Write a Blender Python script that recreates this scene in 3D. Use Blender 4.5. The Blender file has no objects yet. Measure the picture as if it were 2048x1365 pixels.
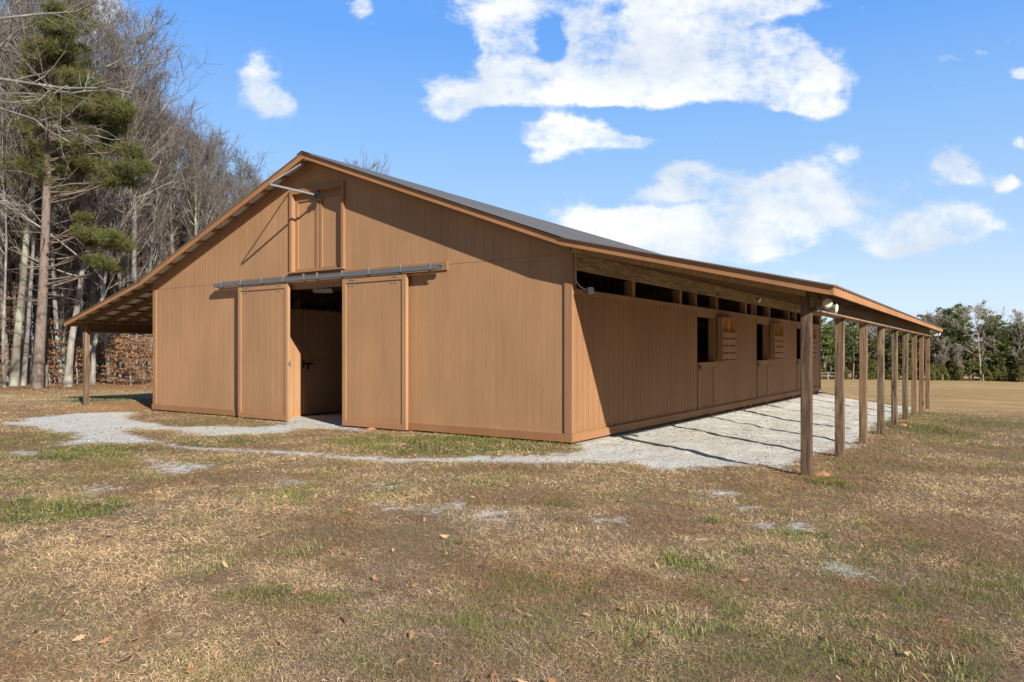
import bpy, math, random
import numpy as np
from mathutils import Vector, Matrix
R = math.radians
scene = bpy.context.scene
COL = scene.collection

# ------------------------------------------------------------------ camera, sun, sky
F = 1452.9; HY = 704.4; TH = 0.5926
CX, CY = 0.9855, 12.0734                      # near corner of the barn
EYE = 1.5                                     # camera height over the barn sill
cam = bpy.data.objects.new('camera', bpy.data.cameras.new('camera'))
COL.objects.link(cam); scene.camera = cam
cam.location = (0, 0, EYE); cam.rotation_euler = (R(90), 0, 0)
cam.data.sensor_width = 36; cam.data.lens = 36*F/2048
cam.data.shift_y = (HY-682.5)/2048
cam.data.clip_start = 0.05; cam.data.clip_end = 3000
scene.view_settings.view_transform = 'Standard'; scene.view_settings.look = 'None'
scene.view_settings.exposure = 0.72; scene.view_settings.gamma = 1

SUN_EL = R(27.8); sdx, sdy = 0.5386, -0.8425
sun_dir = Vector((sdx*math.cos(SUN_EL), sdy*math.cos(SUN_EL), math.sin(SUN_EL))).normalized()
sl = bpy.data.lights.new('sun', 'SUN'); sl.energy = 4.5; sl.angle = R(0.53); sl.color = (1.0, 0.93, 0.82)
so = bpy.data.objects.new('sun', sl); COL.objects.link(so)
so.rotation_euler = sun_dir.to_track_quat('Z', 'Y').to_euler()

CLOUDS = [  # centre and half size of each cloud's lobes, in 1/1453 of the view distance
 (1010,60,95,75,1),(1060,150,100,50,.9),(930,190,60,28,.8),(1160,190,100,40,.9),(1250,60,140,80,1.1),(1400,70,140,90,1.2),(1540,120,120,70,1.1),
 (1630,180,60,35,1.0),(1650,210,36,16,.9),(1330,140,150,50,1.1),(1600,15,70,16,.6),(890,215,40,20,.7),
 (1210,222,110,13,-.9),(1108,85,34,44,-1.5),(1235,22,45,20,-.9),(1530,48,60,10,-.7),(1420,245,120,22,-.6),(1655,60,40,60,-.5),(1010,225,60,12,-.5),(935,120,30,40,-.6),
 (1400,405,120,10,-.8),(1500,440,60,12,-.5),(1700,520,60,40,-.5),
 (1105,262,50,24,1.2),(1190,276,70,22,1.1),(1285,285,40,16,.9),(1075,310,18,12,.5),
 (520,170,50,34,.8),(550,215,38,30,.8),(500,140,26,18,.5),(732,18,28,26,.85),(1432,262,26,18,.6),(1690,310,34,20,.85),(1890,320,50,32,.85),(1920,345,40,16,.5),
 (1370,350,50,22,.8),(1395,385,70,26,.8),(1500,395,110,38,1.0),(1590,370,70,35,.9),(1650,420,95,32,.7),
 (1240,455,110,40,1.1),(1370,460,130,45,1.15),(1480,480,130,30,1.0),(1620,490,35,22,.4),(1330,500,150,30,1.1),
 (1850,470,110,36,1.0),(1930,430,60,32,.7),(1980,455,50,16,.4),(1790,500,60,20,.6),(2012,362,24,14,.8),(2040,292,22,16,.8),(2042,135,22,12,.8),(1890,112,40,10,.6),(1950,95,22,9,.55),(2005,75,14,8,.5),
 (1640,560,80,14,.7),(1990,620,140,14,.6),(1850,565,30,8,.3),(1560,210,22,10,.3),(2040,130,30,14,.4),(1820,140,22,6,.3),
 (190,30,60,45,.9),(150,10,60,40,.7),(215,190,40,20,.5),(375,350,50,26,.6),(1100,310,30,14,.3),(1860,640,120,14,.8),(100,200,80,40,.3),(240,170,30,16,.4)]

def build_world():
    w = bpy.data.worlds.new('World'); scene.world = w; w.use_nodes = True
    nt = w.node_tree; N = nt.nodes; L = nt.links
    for n in list(N): N.remove(n)
    out = N.new('ShaderNodeOutputWorld'); bg = N.new('ShaderNodeBackground'); L.new(bg.outputs[0], out.inputs[0])
    sky = N.new('ShaderNodeTexSky'); sky.sky_type = 'NISHITA'; sky.sun_disc = False
    sky.sun_elevation = SUN_EL; sky.sun_rotation = math.atan2(sdx, sdy)
    sky.air_density = 1.0; sky.dust_density = 0.4; sky.ozone_density = 2.2; sky.altitude = 100
    def M(op, a, b=None, c=None, clamp=False):
        n = N.new('ShaderNodeMath'); n.operation = op; n.use_clamp = clamp
        for i, v in enumerate((a, b, c)):
            if v is None: continue
            if isinstance(v, (int, float)): n.inputs[i].default_value = v
            else: L.new(v, n.inputs[i])
        return n.outputs[0]
    tc = N.new('ShaderNodeTexCoord'); sp = N.new('ShaderNodeSeparateXYZ'); L.new(tc.outputs['Generated'], sp.inputs[0])
    y = M('MAXIMUM', sp.outputs[1], 0.08)
    u = M('DIVIDE', sp.outputs[0], y); v = M('DIVIDE', sp.outputs[2], y)
    cb = N.new('ShaderNodeCombineXYZ'); L.new(u, cb.inputs[0]); L.new(M('MULTIPLY', v, 1.5), cb.inputs[1])
    def noise(scale, det, rough, w_=0, dist=0):
        n = N.new('ShaderNodeTexNoise'); n.noise_dimensions = '4D'; n.inputs['W'].default_value = w_
        n.inputs['Scale'].default_value = scale; n.inputs['Detail'].default_value = det; n.inputs['Roughness'].default_value = rough
        n.inputs['Distortion'].default_value = dist
        L.new(cb.outputs[0], n.inputs['Vector']); return n.outputs
    wn = noise(7, 5, .6, 3)
    ws = N.new('ShaderNodeSeparateXYZ'); L.new(wn['Color'], ws.inputs[0])
    uu = M('ADD', u, M('MULTIPLY', M('SUBTRACT', ws.outputs[0], .5), .09))
    vv = M('ADD', v, M('MULTIPLY', M('SUBTRACT', ws.outputs[1], .5), .06))
    acc = None
    for (px, py, rx, ry, s) in CLOUDS:
        cu, cv = (px-1024)/F, (HY-py)/F
        du = M('MULTIPLY', M('SUBTRACT', uu, cu), F/rx/1.1); dv = M('MULTIPLY', M('SUBTRACT', vv, cv), F/ry/1.1)
        q = M('ADD', M('MULTIPLY', du, du), M('MULTIPLY', dv, dv))
        e = M('MULTIPLY', M('POWER', 2.718, M('MULTIPLY', q, -0.9)), s)
        acc = e if acc is None else M('ADD', acc, e)
    n1 = noise(9.5, 9, .70, 7)['Fac']; n2 = noise(26, 6, .68, 1)['Fac']
    d = M('ADD', M('MINIMUM', M('MULTIPLY', acc, 1.15), .90), M('MULTIPLY', M('SUBTRACT', n1, .5), 2.7))
    d = M('ADD', d, M('MULTIPLY', M('SUBTRACT', n2, .5), .55))
    mr = N.new('ShaderNodeMapRange'); mr.interpolation_type = 'SMOOTHSTEP'; L.new(d, mr.inputs[0])
    mr.inputs[1].default_value = .32; mr.inputs[2].default_value = 1.1
    fwd = M('GREATER_THAN', sp.outputs[1], 0.1)
    mask = M('MULTIPLY', mr.outputs[0], fwd, clamp=True)
    # self shading of the cloud body: a slightly greyer base
    n3 = noise(4.5, 6, .55, 12)['Fac']
    sh = N.new('ShaderNodeMapRange'); L.new(n3, sh.inputs[0]); sh.inputs[1].default_value = .40; sh.inputs[2].default_value = .58
    cc = N.new('ShaderNodeMix'); cc.data_type = 'RGBA'; L.new(sh.outputs[0], cc.inputs['Factor'])
    cc.inputs['A'].default_value = (4.3, 4.85, 5.6, 1); cc.inputs['B'].default_value = (6.4, 6.5, 6.5, 1)
    hs = N.new('ShaderNodeHueSaturation'); hs.inputs['Saturation'].default_value = 1.12; hs.inputs['Value'].default_value = 1.0
    L.new(sky.outputs[0], hs.inputs['Color'])
    tint = N.new('ShaderNodeMix'); tint.data_type = 'RGBA'; tint.inputs['Factor'].default_value = .85
    L.new(hs.outputs[0], tint.inputs['A'])
    rp = N.new('ShaderNodeValToRGB'); L.new(sp.outputs[2], rp.inputs[0]); el = rp.color_ramp.elements
    for i, (p_, c_) in enumerate(SKYT):
        e_ = el[i] if i < 2 else el.new(p_); e_.position = p_; e_.color = (*c_, 1)
    sc_ = N.new('ShaderNodeVectorMath'); sc_.operation = 'SCALE'; sc_.inputs['Scale'].default_value = 6.6; L.new(rp.outputs[0], sc_.inputs[0])
    L.new(sc_.outputs[0], tint.inputs['B'])
    mx = N.new('ShaderNodeMix'); mx.data_type = 'RGBA'; L.new(mask, mx.inputs['Factor'])
    L.new(tint.outputs['Result'], mx.inputs['A']); L.new(cc.outputs['Result'], mx.inputs['B'])
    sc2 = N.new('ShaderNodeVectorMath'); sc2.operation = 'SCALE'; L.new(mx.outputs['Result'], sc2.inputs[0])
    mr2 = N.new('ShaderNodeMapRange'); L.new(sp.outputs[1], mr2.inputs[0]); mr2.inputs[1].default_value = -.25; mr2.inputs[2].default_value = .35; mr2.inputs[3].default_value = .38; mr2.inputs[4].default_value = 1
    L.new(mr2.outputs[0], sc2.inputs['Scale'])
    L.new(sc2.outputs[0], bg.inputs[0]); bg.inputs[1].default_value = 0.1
SKYT = [(0.0,(.66,.80,.97)),(.07,(.60,.765,.96)),(.15,(.43,.64,.94)),(.27,(.285,.53,.93)),(.40,(.145,.39,.93)),(1.0,(.08,.24,.66))]   # clear air by elevation
build_world()

# ------------------------------------------------------------------ helpers
def tag(o, label=None, cat=None, group=None, kind=None):
    if label: o['label'] = label
    if cat: o['category'] = cat
    if group: o['group'] = group
    if kind: o['kind'] = kind
    return o

def empty(name, loc=(0, 0, 0), rz=0, parent=None):
    o = bpy.data.objects.new(name, None); COL.objects.link(o)
    o.location = loc; o.rotation_euler = (0, 0, rz); o.parent = parent
    o.empty_display_size = 0.2
    return o

def copy_tree(o, parent=None):
    c = o.copy(); COL.objects.link(c); c.parent = parent
    for ch in list(KIDS.get(o.name, [])):
        copy_tree(ch, c)
    return c
KIDS = {}

class MB:
    def __init__(s): s.v = []; s.f = []; s.m = []
    def add(s, vs, fs, m=0):
        b = len(s.v); s.v += [tuple(p) for p in vs]; s.f += [tuple(b+i for i in f) for f in fs]; s.m += [m]*len(fs)
        return s
    def box(s, x0, x1, y0, y1, z0, z1, m=0):
        x0, x1 = min(x0, x1), max(x0, x1); y0, y1 = min(y0, y1), max(y0, y1); z0, z1 = min(z0, z1), max(z0, z1)
        vs = [(x0,y0,z0),(x1,y0,z0),(x1,y1,z0),(x0,y1,z0),(x0,y0,z1),(x1,y0,z1),(x1,y1,z1),(x0,y1,z1)]
        return s.add(vs, [(0,3,2,1),(4,5,6,7),(0,1,5,4),(1,2,6,5),(2,3,7,6),(3,0,4,7)], m)
    def quadbox(s, x0, x1, y0, y1, zlo, zhi, m=0):
        """box whose bottom/top run from zlo[0] to zlo[1] along x"""
        vs = [(x0,y0,zlo[0]),(x1,y0,zlo[1]),(x1,y1,zlo[1]),(x0,y1,zlo[0]),(x0,y0,zhi[0]),(x1,y0,zhi[1]),(x1,y1,zhi[1]),(x0,y1,zhi[0])]
        return s.add(vs, [(0,3,2,1),(4,5,6,7),(0,1,5,4),(1,2,6,5),(2,3,7,6),(3,0,4,7)], m)
    def tube(s, pts, rs, n=6, m=0, cap=True):
        pts = [Vector(p) for p in pts]; rings = []
        b = len(s.v); prev = None
        for i, p in enumerate(pts):
            t = (pts[min(i+1, len(pts)-1)]-pts[max(i-1, 0)])
            if t.length < 1e-9: t = Vector((0,0,1))
            t.normalize()
            if prev is None: ax = t.orthogonal().normalized()
            else:
                ax = prev-t*prev.dot(t)
                ax = ax.normalized() if ax.length > 1e-6 else t.orthogonal().normalized()
            prev = ax; bx = t.cross(ax); r = rs[i] if hasattr(rs, '__len__') else rs
            for k in range(n):
                a = 2*math.pi*k/n; s.v.append(tuple(p+ax*(r*math.cos(a))+bx*(r*math.sin(a))))
        for i in range(len(pts)-1):
            for k in range(n):
                k2 = (k+1) % n
                s.f.append((b+i*n+k, b+i*n+k2, b+(i+1)*n+k2, b+(i+1)*n+k)); s.m.append(m)
        if cap:
            s.f.append(tuple(b+k for k in reversed(range(n)))); s.m.append(m)
            e = b+(len(pts)-1)*n; s.f.append(tuple(e+k for k in range(n))); s.m.append(m)
        return s
    def build(s, name, mats, parent=None, smooth=False):
        me = bpy.data.meshes.new(name); me.from_pydata(s.v, [], s.f); me.update()
        if not isinstance(mats, (list, tuple)): mats = [mats]
        for m in mats: me.materials.append(m)
        if len(mats) > 1: me.polygons.foreach_set('material_index', s.m)
        if smooth: me.polygons.foreach_set('use_smooth', [True]*len(s.f))
        o = bpy.data.objects.new(name, me); COL.objects.link(o); o.parent = parent
        if parent is not None: KIDS.setdefault(parent.name, []).append(o)
        return o

def np_mesh(name, verts, loops, sizes, mats, parent=None, colors=None, matidx=None):
    """fast mesh from flat numpy arrays"""
    me = bpy.data.meshes.new(name)
    nv = len(verts); nf = len(sizes)
    me.vertices.add(nv); me.vertices.foreach_set('co', np.asarray(verts, np.float32).ravel())
    me.loops.add(len(loops)); me.loops.foreach_set('vertex_index', np.asarray(loops, np.int32))
    me.polygons.add(nf)
    st = np.concatenate([[0], np.cumsum(sizes)[:-1]]).astype(np.int32)
    me.polygons.foreach_set('loop_start', st)
    if matidx is not None: me.polygons.foreach_set('material_index', np.asarray(matidx, np.int32))
    if colors is not None:
        ca = me.color_attributes.new('tone', 'FLOAT_COLOR', 'POINT'); ca.data.foreach_set('color', np.asarray(colors, np.float32).ravel())
    me.update(calc_edges=True)
    if not isinstance(mats, (list, tuple)): mats = [mats]
    for m in mats: me.materials.append(m)
    o = bpy.data.objects.new(name, me); COL.objects.link(o); o.parent = parent
    if parent is not None: KIDS.setdefault(parent.name, []).append(o)
    return o

# ------------------------------------------------------------------ materials
class NT:
    def __init__(s, name, rough=0.8, spec=0.3, metal=0):
        s.mat = bpy.data.materials.new(name); s.mat.use_nodes = True
        s.n = s.mat.node_tree.nodes; s.l = s.mat.node_tree.links
        s.b = s.n['Principled BSDF']; s.b.inputs['Roughness'].default_value = rough
        s.b.inputs['Specular IOR Level'].default_value = spec; s.b.inputs['Metallic'].default_value = metal
        s.tc = s.n.new('ShaderNodeTexCoord')
    def set(s, inp, v):
        if isinstance(v, (int, float)): inp.default_value = v
        elif isinstance(v, (tuple, list)): inp.default_value = (v[0], v[1], v[2], 1) if len(v) == 3 and inp.type == 'RGBA' else v
        else: s.l.new(v, inp)
    def map(s, scale=(1,1,1), src=None, rot=(0,0,0), loc=(0,0,0)):
        m = s.n.new('ShaderNodeMapping'); m.inputs['Scale'].default_value = scale; m.inputs['Rotation'].default_value = rot
        m.inputs['Location'].default_value = loc
        s.l.new(src if src else s.tc.outputs['Object'], m.inputs[0]); return m.outputs[0]
    def noise(s, vec, scale, det=4, rough=.55, dist=0, out='Fac'):
        n = s.n.new('ShaderNodeTexNoise'); s.l.new(vec, n.inputs['Vector'])
        for k, v in (('Scale', scale), ('Detail', det), ('Roughness', rough), ('Distortion', dist)): n.inputs[k].default_value = v
        return n.outputs[out]
    def voro(s, vec, scale, out='Distance'):
        n = s.n.new('ShaderNodeTexVoronoi'); s.l.new(vec, n.inputs['Vector']); n.inputs['Scale'].default_value = scale
        return n.outputs[out]
    def ramp(s, fac, stops):
        r = s.n.new('ShaderNodeValToRGB'); s.l.new(fac, r.inputs[0]); e = r.color_ramp.elements
        while len(e) < len(stops): e.new(0.5)
        for i, (p, c) in enumerate(stops):
            e[i].position = p; e[i].color = (c, c, c, 1) if isinstance(c, (int, float)) else (*c, 1)
        return r.outputs[0]
    def mix(s, fac, a, b, mode='MIX'):
        m = s.n.new('ShaderNodeMix'); m.data_type = 'RGBA'; m.blend_type = mode
        s.set(m.inputs['Factor'], fac); s.set(m.inputs['A'], a); s.set(m.inputs['B'], b); return m.outputs['Result']
    def math(s, op, a, b=None, clamp=False):
        m = s.n.new('ShaderNodeMath'); m.operation = op; m.use_clamp = clamp
        s.set(m.inputs[0], a)
        if b is not None: s.set(m.inputs[1], b)
        return m.outputs[0]
    def range(s, v, a, b, c=0, d=1, smooth=False):
        m = s.n.new('ShaderNodeMapRange'); s.l.new(v, m.inputs[0])
        if smooth: m.interpolation_type = 'SMOOTHSTEP'
        for i, x in enumerate((a, b, c, d)): m.inputs[i+1].default_value = x
        return m.outputs[0]
    def bump(s, h, strength=.3, dist=.01):
        b = s.n.new('ShaderNodeBump'); b.inputs['Strength'].default_value = strength; b.inputs['Distance'].default_value = dist
        s.l.new(h, b.inputs['Height']); s.l.new(b.outputs[0], s.b.inputs['Normal'])
    def sep(s, v):
        n = s.n.new('ShaderNodeSeparateXYZ'); s.l.new(v, n.inputs[0]); return n.outputs
    def attr(s, name):
        n = s.n.new('ShaderNodeAttribute'); n.attribute_name = name; return n.outputs
    def rnd(s):
        return s.n.new('ShaderNodeObjectInfo').outputs['Random']
    def island(s):
        return s.n.new('ShaderNodeNewGeometry').outputs['Random Per Island']
    def col(s, c): s.set(s.b.inputs['Base Color'], c); return s
    def done(s): return s.mat

PAINT = (0.43, 0.244, 0.122)  # gable paint, base raised to make up for its weak sunlight
def paint_mat(name, base=PAINT, clay=0.0, strength=1.0, zc=0.25, panel=True, speck=.18):
    t = NT(name, .72, .25)
    big = t.noise(t.map((.5,.5,.25)), 1.6, 4, .6)
    streak = t.noise(t.map((14,14,.5)), 1.0, 5, .65)
    fine = t.noise(t.map((60,60,6)), 2, 3, .6)
    c = t.mix(t.range(big, .35, .65), tuple(x*.85 for x in base), tuple(x*1.10 for x in base))
    c = t.mix(t.range(streak, .42, .75, 0, .5*strength), c, (base[0]*1.12, base[1]*1.16, base[2]*1.3))
    c = t.mix(t.range(streak, .2, .44, .42*strength, 0), c, (base[0]*.74, base[1]*.72, base[2]*.74))
    sk = t.noise(t.map((55,55,11)), 1.0, 5, .75)
    c = t.mix(t.range(sk, .38, .66, speck, 0), c, tuple(x*.55 for x in base))
    if panel:   # 4x8 sheets weather a little differently
        pn = t.n.new('ShaderNodeTexWhiteNoise'); pn.noise_dimensions = '3D'
        sn = t.n.new('ShaderNodeVectorMath'); sn.operation = 'FLOOR'
        t.l.new(t.map((1/1.2, 1/1.2, 1/3.14), loc=(.3,.3,0)), sn.inputs[0]); t.l.new(sn.outputs[0], pn.inputs['Vector'])
        c = t.mix(t.range(pn.outputs[0], 0, 1, 0, .24), c, (base[0]*.72, base[1]*.74, base[2]*.8))
    if clay:
        z = t.sep(t.tc.outputs['Object'])[2]
        m = t.math('ADD', t.math('MULTIPLY', t.range(z, 0, zc, 1, 0), 1.0), t.range(streak, .3, .7, -.25, .25))
        c = t.mix(t.math('MULTIPLY', m, clay, True), c, (.36, .15, .062))
    t.col(c)
    t.bump(t.math('ADD', fine, t.math('MULTIPLY', streak, .7)), .35, .004)
    return t.done()

def wood_mat(name, dark, light, grain=(3,3,30), axis_scale=1.0, knots=True, rough=.85):
    """weathered timber; grain runs along the axis with the small scale"""
    t = NT(name, rough, .2)
    g = t.noise(t.map(grain), 2.2, 6, .7, 1.2)
    g2 = t.noise(t.map(tuple(x*.35 for x in grain)), 1.3, 4, .6)
    r = t.rnd()
    c = t.mix(t.range(g, .38, .60), dark, light)
    c = t.mix(t.range(g2, .35, .75, 0, .6), c, tuple(x*.62 for x in dark))
    c = t.mix(t.range(r, 0, 1, .0, .40), c, (light[0]*.85, light[1]*.66, light[2]*.5))
    if knots:
        kv = t.n.new('ShaderNodeTexVoronoi'); kv.inputs['Scale'].default_value = 1.0
        off = t.n.new('ShaderNodeVectorMath'); off.operation = 'ADD'
        cx = t.n.new('ShaderNodeCombineXYZ'); 
        for i in range(3): t.l.new(t.math('MULTIPLY', r, 17.0+i*5), cx.inputs[i])
        t.l.new(t.map(tuple(max(1.6, x*.25) if x > 2 else 1.5 for x in grain)), off.inputs[0]); t.l.new(cx.outputs[0], off.inputs[1])
        t.l.new(off.outputs[0], kv.inputs['Vector'])
        c = t.mix(t.range(kv.outputs['Distance'], .07, .17, .85, 0, True), c, tuple(x*.35 for x in dark))
    t.col(c); t.bump(g, .5, .006)
    return t.done()

def simple(name, c, rough=.6, metal=0, spec=.4, var=.12, sc=8):
    t = NT(name, rough, spec, metal)
    n = t.noise(t.map((1,1,1)), sc, 4, .6)
    t.col(t.mix(t.range(n, .3, .7), tuple(x*(1-var) for x in c), tuple(min(1, x*(1+var)) for x in c)))
    t.bump(n, .1, .003)
    return t.done()

M = {}
M['paint'] = paint_mat('siding_sun_lifted')
M['paint_clay'] = paint_mat('painted_door_with_clay', clay=.5, zc=.28)
M['paint_side'] = paint_mat('painted_side_siding', base=(.36,.187,.088), clay=.35, zc=.2, speck=.5)  # same paint kept darker than the gable, which is lifted for sun
M['trim'] = paint_mat('painted_trim', base=(.345,.19,.095), panel=False)
M['trim_clay'] = paint_mat('painted_base_board', base=(.33,.18,.088), clay=.5, zc=.2, panel=False)
M['fascia'] = paint_mat('painted_fascia', base=(.40,.20,.09), panel=False, strength=.6)
M['rough_beam'] = wood_mat('unpainted_beam', (.17,.11,.05), (.52,.37,.19), (14,1.0,9))
M['rafter'] = wood_mat('unpainted_rafter', (.13,.08,.042), (.25,.155,.08), (2.2,30,30))
M['post'] = wood_mat('weathered_post', (.035,.028,.023), (.33,.235,.155), (10,10,.6))
M['post_dark'] = wood_mat('dark_weathered_post', (.030,.024,.020), (.21,.145,.095), (10,10,.6))
M['dark_beam'] = wood_mat('dark_outer_beam', (.07,.05,.035), (.30,.215,.12), (9,.8,14))  # darker, greyer wood tone than the eave beam
M['rawwood'] = wood_mat('raw_plywood', (.42,.22,.06), (.72,.43,.14), (10,10,1.2))
M['strip'] = wood_mat('weathered_strip', (.22,.14,.085), (.42,.29,.19), (30,2.2,30))
M['galv'] = simple('galvanised_steel', (.15,.165,.185), .6, .2, .3, .25, 30)
M['galv_light'] = simple('bright_galvanised_steel', (.19,.20,.21), .7, 0, .3, .3, 40)
M['iron'] = simple('black_iron', (.02,.02,.022), .5, .3, .4, .2)
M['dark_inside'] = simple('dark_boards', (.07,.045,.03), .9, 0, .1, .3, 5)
M['inside'] = paint_mat('painted_stall_front', base=(.47,.26,.13), clay=.3)
M['grey_box'] = simple('grey_box_metal', (.42,.43,.44), .5, .4, .5, .15, 30)
M['white_plastic'] = simple('white_plastic', (.75,.75,.72), .4, 0, .5, .05)
M['lamp_glass'] = simple('yellowed_lamp_glass', (.72,.66,.46), .25, 0, .6, .1, 20)
M['lamp_body'] = simple('grey_lamp_body', (.40,.41,.40), .4, .3, .5, .1)
M['clay'] = simple('orange_clay', (.40,.20,.10), .95, 0, .1, .3, 18)
M['stone'] = simple('field_stone', (.38,.34,.30), .9, 0, .2, .3, 14)
M['trunk_cement'] = simple('concrete_block', (.42,.36,.3), .95, 0, .1, .2, 20)

def roof_metal():
    t = NT('roof_sheet_metal', .42, .5, .35)
    n = t.noise(t.map((.6,.25,1)), 2, 5, .6)
    t.col(t.mix(t.range(n, .3, .7), (.15,.145,.14), (.20,.195,.185)))
    return t.done()
def roof_under():
    t = NT('roof_sheet_underside', .6, .3, .0)
    n = t.noise(t.map((1,1,1)), 3, 5, .6)
    t.col(t.mix(t.range(n, .3, .7), (.55,.54,.48), (.70,.68,.60)))
    return t.done()
M['roof'] = roof_metal(); M['roof_under'] = roof_under()

# ------------------------------------------------------------------ terrain
cT, sT = math.cos(TH), math.sin(TH)
def to_ab(x, y):
    dx, dy = x-CX, y-CY
    return dx*cT-dy*sT, dx*sT+dy*cT
def to_xy(a, b):
    return CX+a*cT+b*sT, CY-a*sT+b*cT
def sstep(x, a, b):
    t = np.clip((x-a)/(b-a), 0, 1); return t*t*(3-2*t)
def vnoise(x, y, seed=0):
    """smooth value noise, numpy"""
    xi = np.floor(x).astype(np.int64); yi = np.floor(y).astype(np.int64); fx = x-xi; fy = y-yi
    def h(i, j):
        n = (i*374761393+j*668265263+seed*1442695041) & 0x7fffffff
        n = ((n ^ (n >> 13))*1274126177) & 0x7fffffff
        return ((n ^ (n >> 16)) & 0xffff)/65535.0
    ux = fx*fx*(3-2*fx); uy = fy*fy*(3-2*fy)
    return (h(xi, yi)*(1-ux)+h(xi+1, yi)*ux)*(1-uy)+(h(xi, yi+1)*(1-ux)+h(xi+1, yi+1)*ux)*uy
def hz(x, y):
    x = np.asarray(x, float); y = np.asarray(y, float)
    a, b = to_ab(x, y); r = np.hypot(x, y)
    fw = sstep(x-.12*y, 0, 14)
    S = np.clip(a/3.6, 0, 1); S = S+(1-S)*sstep(b, 19, 34)*fw
    z = -.035-.185*S-.018*np.clip(a-3.6, 0, 12)
    z = z-.0145*np.clip(b, 0, 25)*np.maximum(sstep(a, -1, 1.5), sstep(b, 19, 34)*fw)*(0.55+.45*S)
    z = z-.010*np.clip(-b, 0, 14)*(1-S)
    z = z-.0235*np.clip(r-27, 0, 400)*fw
    z = z+(.042*(vnoise(x*2.6, y*2.6, 3)-.5)+.022*(vnoise(x*6.1, y*6.1, 4)-.5))*((a > .2) & (a < 3.5) & (b > -1.5))
    z = z-.10*sstep(-a, 12.5, 20)*sstep(b, -3, 4)*0.3
    inside = (a < .3) & (a > -12.8) & (b > -.2) & (b < 20)
    z = z+np.where(inside, 0, 1)*(.035*(vnoise(x*.45, y*.45, 1)-.5)+.018*(vnoise(x*1.7, y*1.7, 2)-.5))
    return z
def hz1(x, y): return float(hz(np.array([x]), np.array([y]))[0])
def ground_at(px, py):
    """the ground point seen in direction (px, py)"""
    t = 5.0
    for _ in range(60):
        x = (px-1024)/F*t; z = hz1(x, t); t2 = (EYE-z)*F/max(py-HY, 1)
        t = .5*t+.5*min(t2, 400)
    return (px-1024)/F*t, t
def at(px, py, Y):
    return Vector(((px-1024)/F*Y, Y, EYE+(HY-py)/F*Y))

GRAVEL = [
 [(0,844),(41,843),(51,836),(98,833),(150,827),(207,825),(276,824),(259,836),(283,843),(342,853),(373,854),(440,853),(500,855),(560,850),(579,846),(584,822),(690,815),(690,857),(749,862),(740,866),(690,860),(640,858),(602,858),(567,867),(500,869),(415,872),(373,867),(347,860),(259,858),(256,865),(286,874),(322,884),(268,887),(225,889),(207,887),(160,888),(127,891),(122,884),(154,880),(144,867),(105,865),(83,858),(58,853),(0,849)],
 [(300,884),(350,889),(398,895),(450,897),(500,899),(588,903),(687,911),(793,917),(910,917),(954,912),(1000,913),(1085,911),(1161,900),(1142,884),(1150,875),(1230,855),(1340,832),(1470,800),(1640,770),(1640,795),(1705,801),(1740,804),(1792,812),(1830,818),(1824,824),(1798,831),(1769,846),(1740,860),(1715,888),(1689,900),(1625,912),(1581,923),(1533,934),(1478,932),(1420,936),(1359,939),(1325,941),(1273,930),(1171,925),(1100,927),(1000,928),(925,925),(793,925),(687,918),(588,909),(500,905),(398,901),(312,889)],
 [(295,931),(334,922),(390,926),(415,931),(395,940),(351,948),(315,941)],
 [(283,919),(310,917),(312,922),(286,922)],
 [(731,1003),(778,1004),(775,1010),(735,1009)],
 [(755,1020),(800,1013),(849,1009),(845,1015),(780,1023)],
 [(834,1028),(870,1020),(885,1010),(919,1003),(934,1012),(950,1025),(985,1022),(1027,1026),(1005,1038),(960,1042),(939,1038),(930,1018),(900,1022),(890,1030),(850,1032)],
 [(1390,984),(1470,983),(1480,992),(1420,996)],[(1485,1012),(1520,1014),(1500,1020),(1480,1018)],[(1560,1052),(1620,1042),(1632,1055),(1590,1066)],[(1520,1050),(1545,1046),(1550,1058),(1525,1060)],
 [(1640,1128),(1690,1130),(1735,1148),(1690,1150),(1655,1142)],[(560,962),(600,958),(610,966),(570,970)],[(0,791),(30,790),(30,793),(0,793)],
 [(180,975),(215,972),(220,980),(190,984)],[(740,965),(790,968),(785,976),(745,974)],[(20,905),(80,902),(70,912),(25,913)],[(1180,1038),(1240,1034),(1250,1042),(1195,1047)],
]
GRAVEL_W = [np.array([ground_at(*p) for p in poly]) for poly in GRAVEL]
# the apron runs on under the lean-to and through the barn aisle
def ab_poly(pts): return np.array([to_xy(*p) for p in pts])
GRAVEL_W.append(ab_poly([(-7.9,-.3),(-4.6,-.3),(-4.6,20.3),(-7.9,20.3)]))
GRAVEL_W.append(ab_poly([(-.1,.2),(3.3,.5),(3.4,20.3),(-.1,20.3)]))
GREEN = [  # px, py, rx, ry, amount
 (930,888,230,24,.75),(1060,885,110,20,.6),(760,880,120,14,.6),(540,856,50,8,.8),(420,845,110,10,.45),(440,885,110,14,.6),(180,905,150,22,.7),(60,880,90,25,.5),(420,925,60,14,.5),
 (135,1022,110,26,1.0),(20,1010,60,18,.6),(30,965,90,12,.5),(1790,848,70,22,.8),(1900,838,120,20,.55),(1990,840,80,14,.4),(1650,965,40,16,.8),(1700,940,30,12,.4),(1850,1150,260,120,.42),(1700,1280,400,100,.45),(1400,1320,200,60,.42),
 (560,1195,120,24,.5),(900,1260,160,30,.25),(400,1100,120,30,.3),(700,1330,200,30,.3),(100,1230,120,30,.25),(1380,1125,60,22,.7),(1130,1010,40,10,.5),(1100,1190,200,40,.25),(450,812,70,6,.5),(200,800,70,5,.8),(270,803,60,6,.5),
 (1950,890,120,40,.35),(250,960,120,12,.3),(620,990,150,16,.3),(1250,1250,140,40,.3)]
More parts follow.
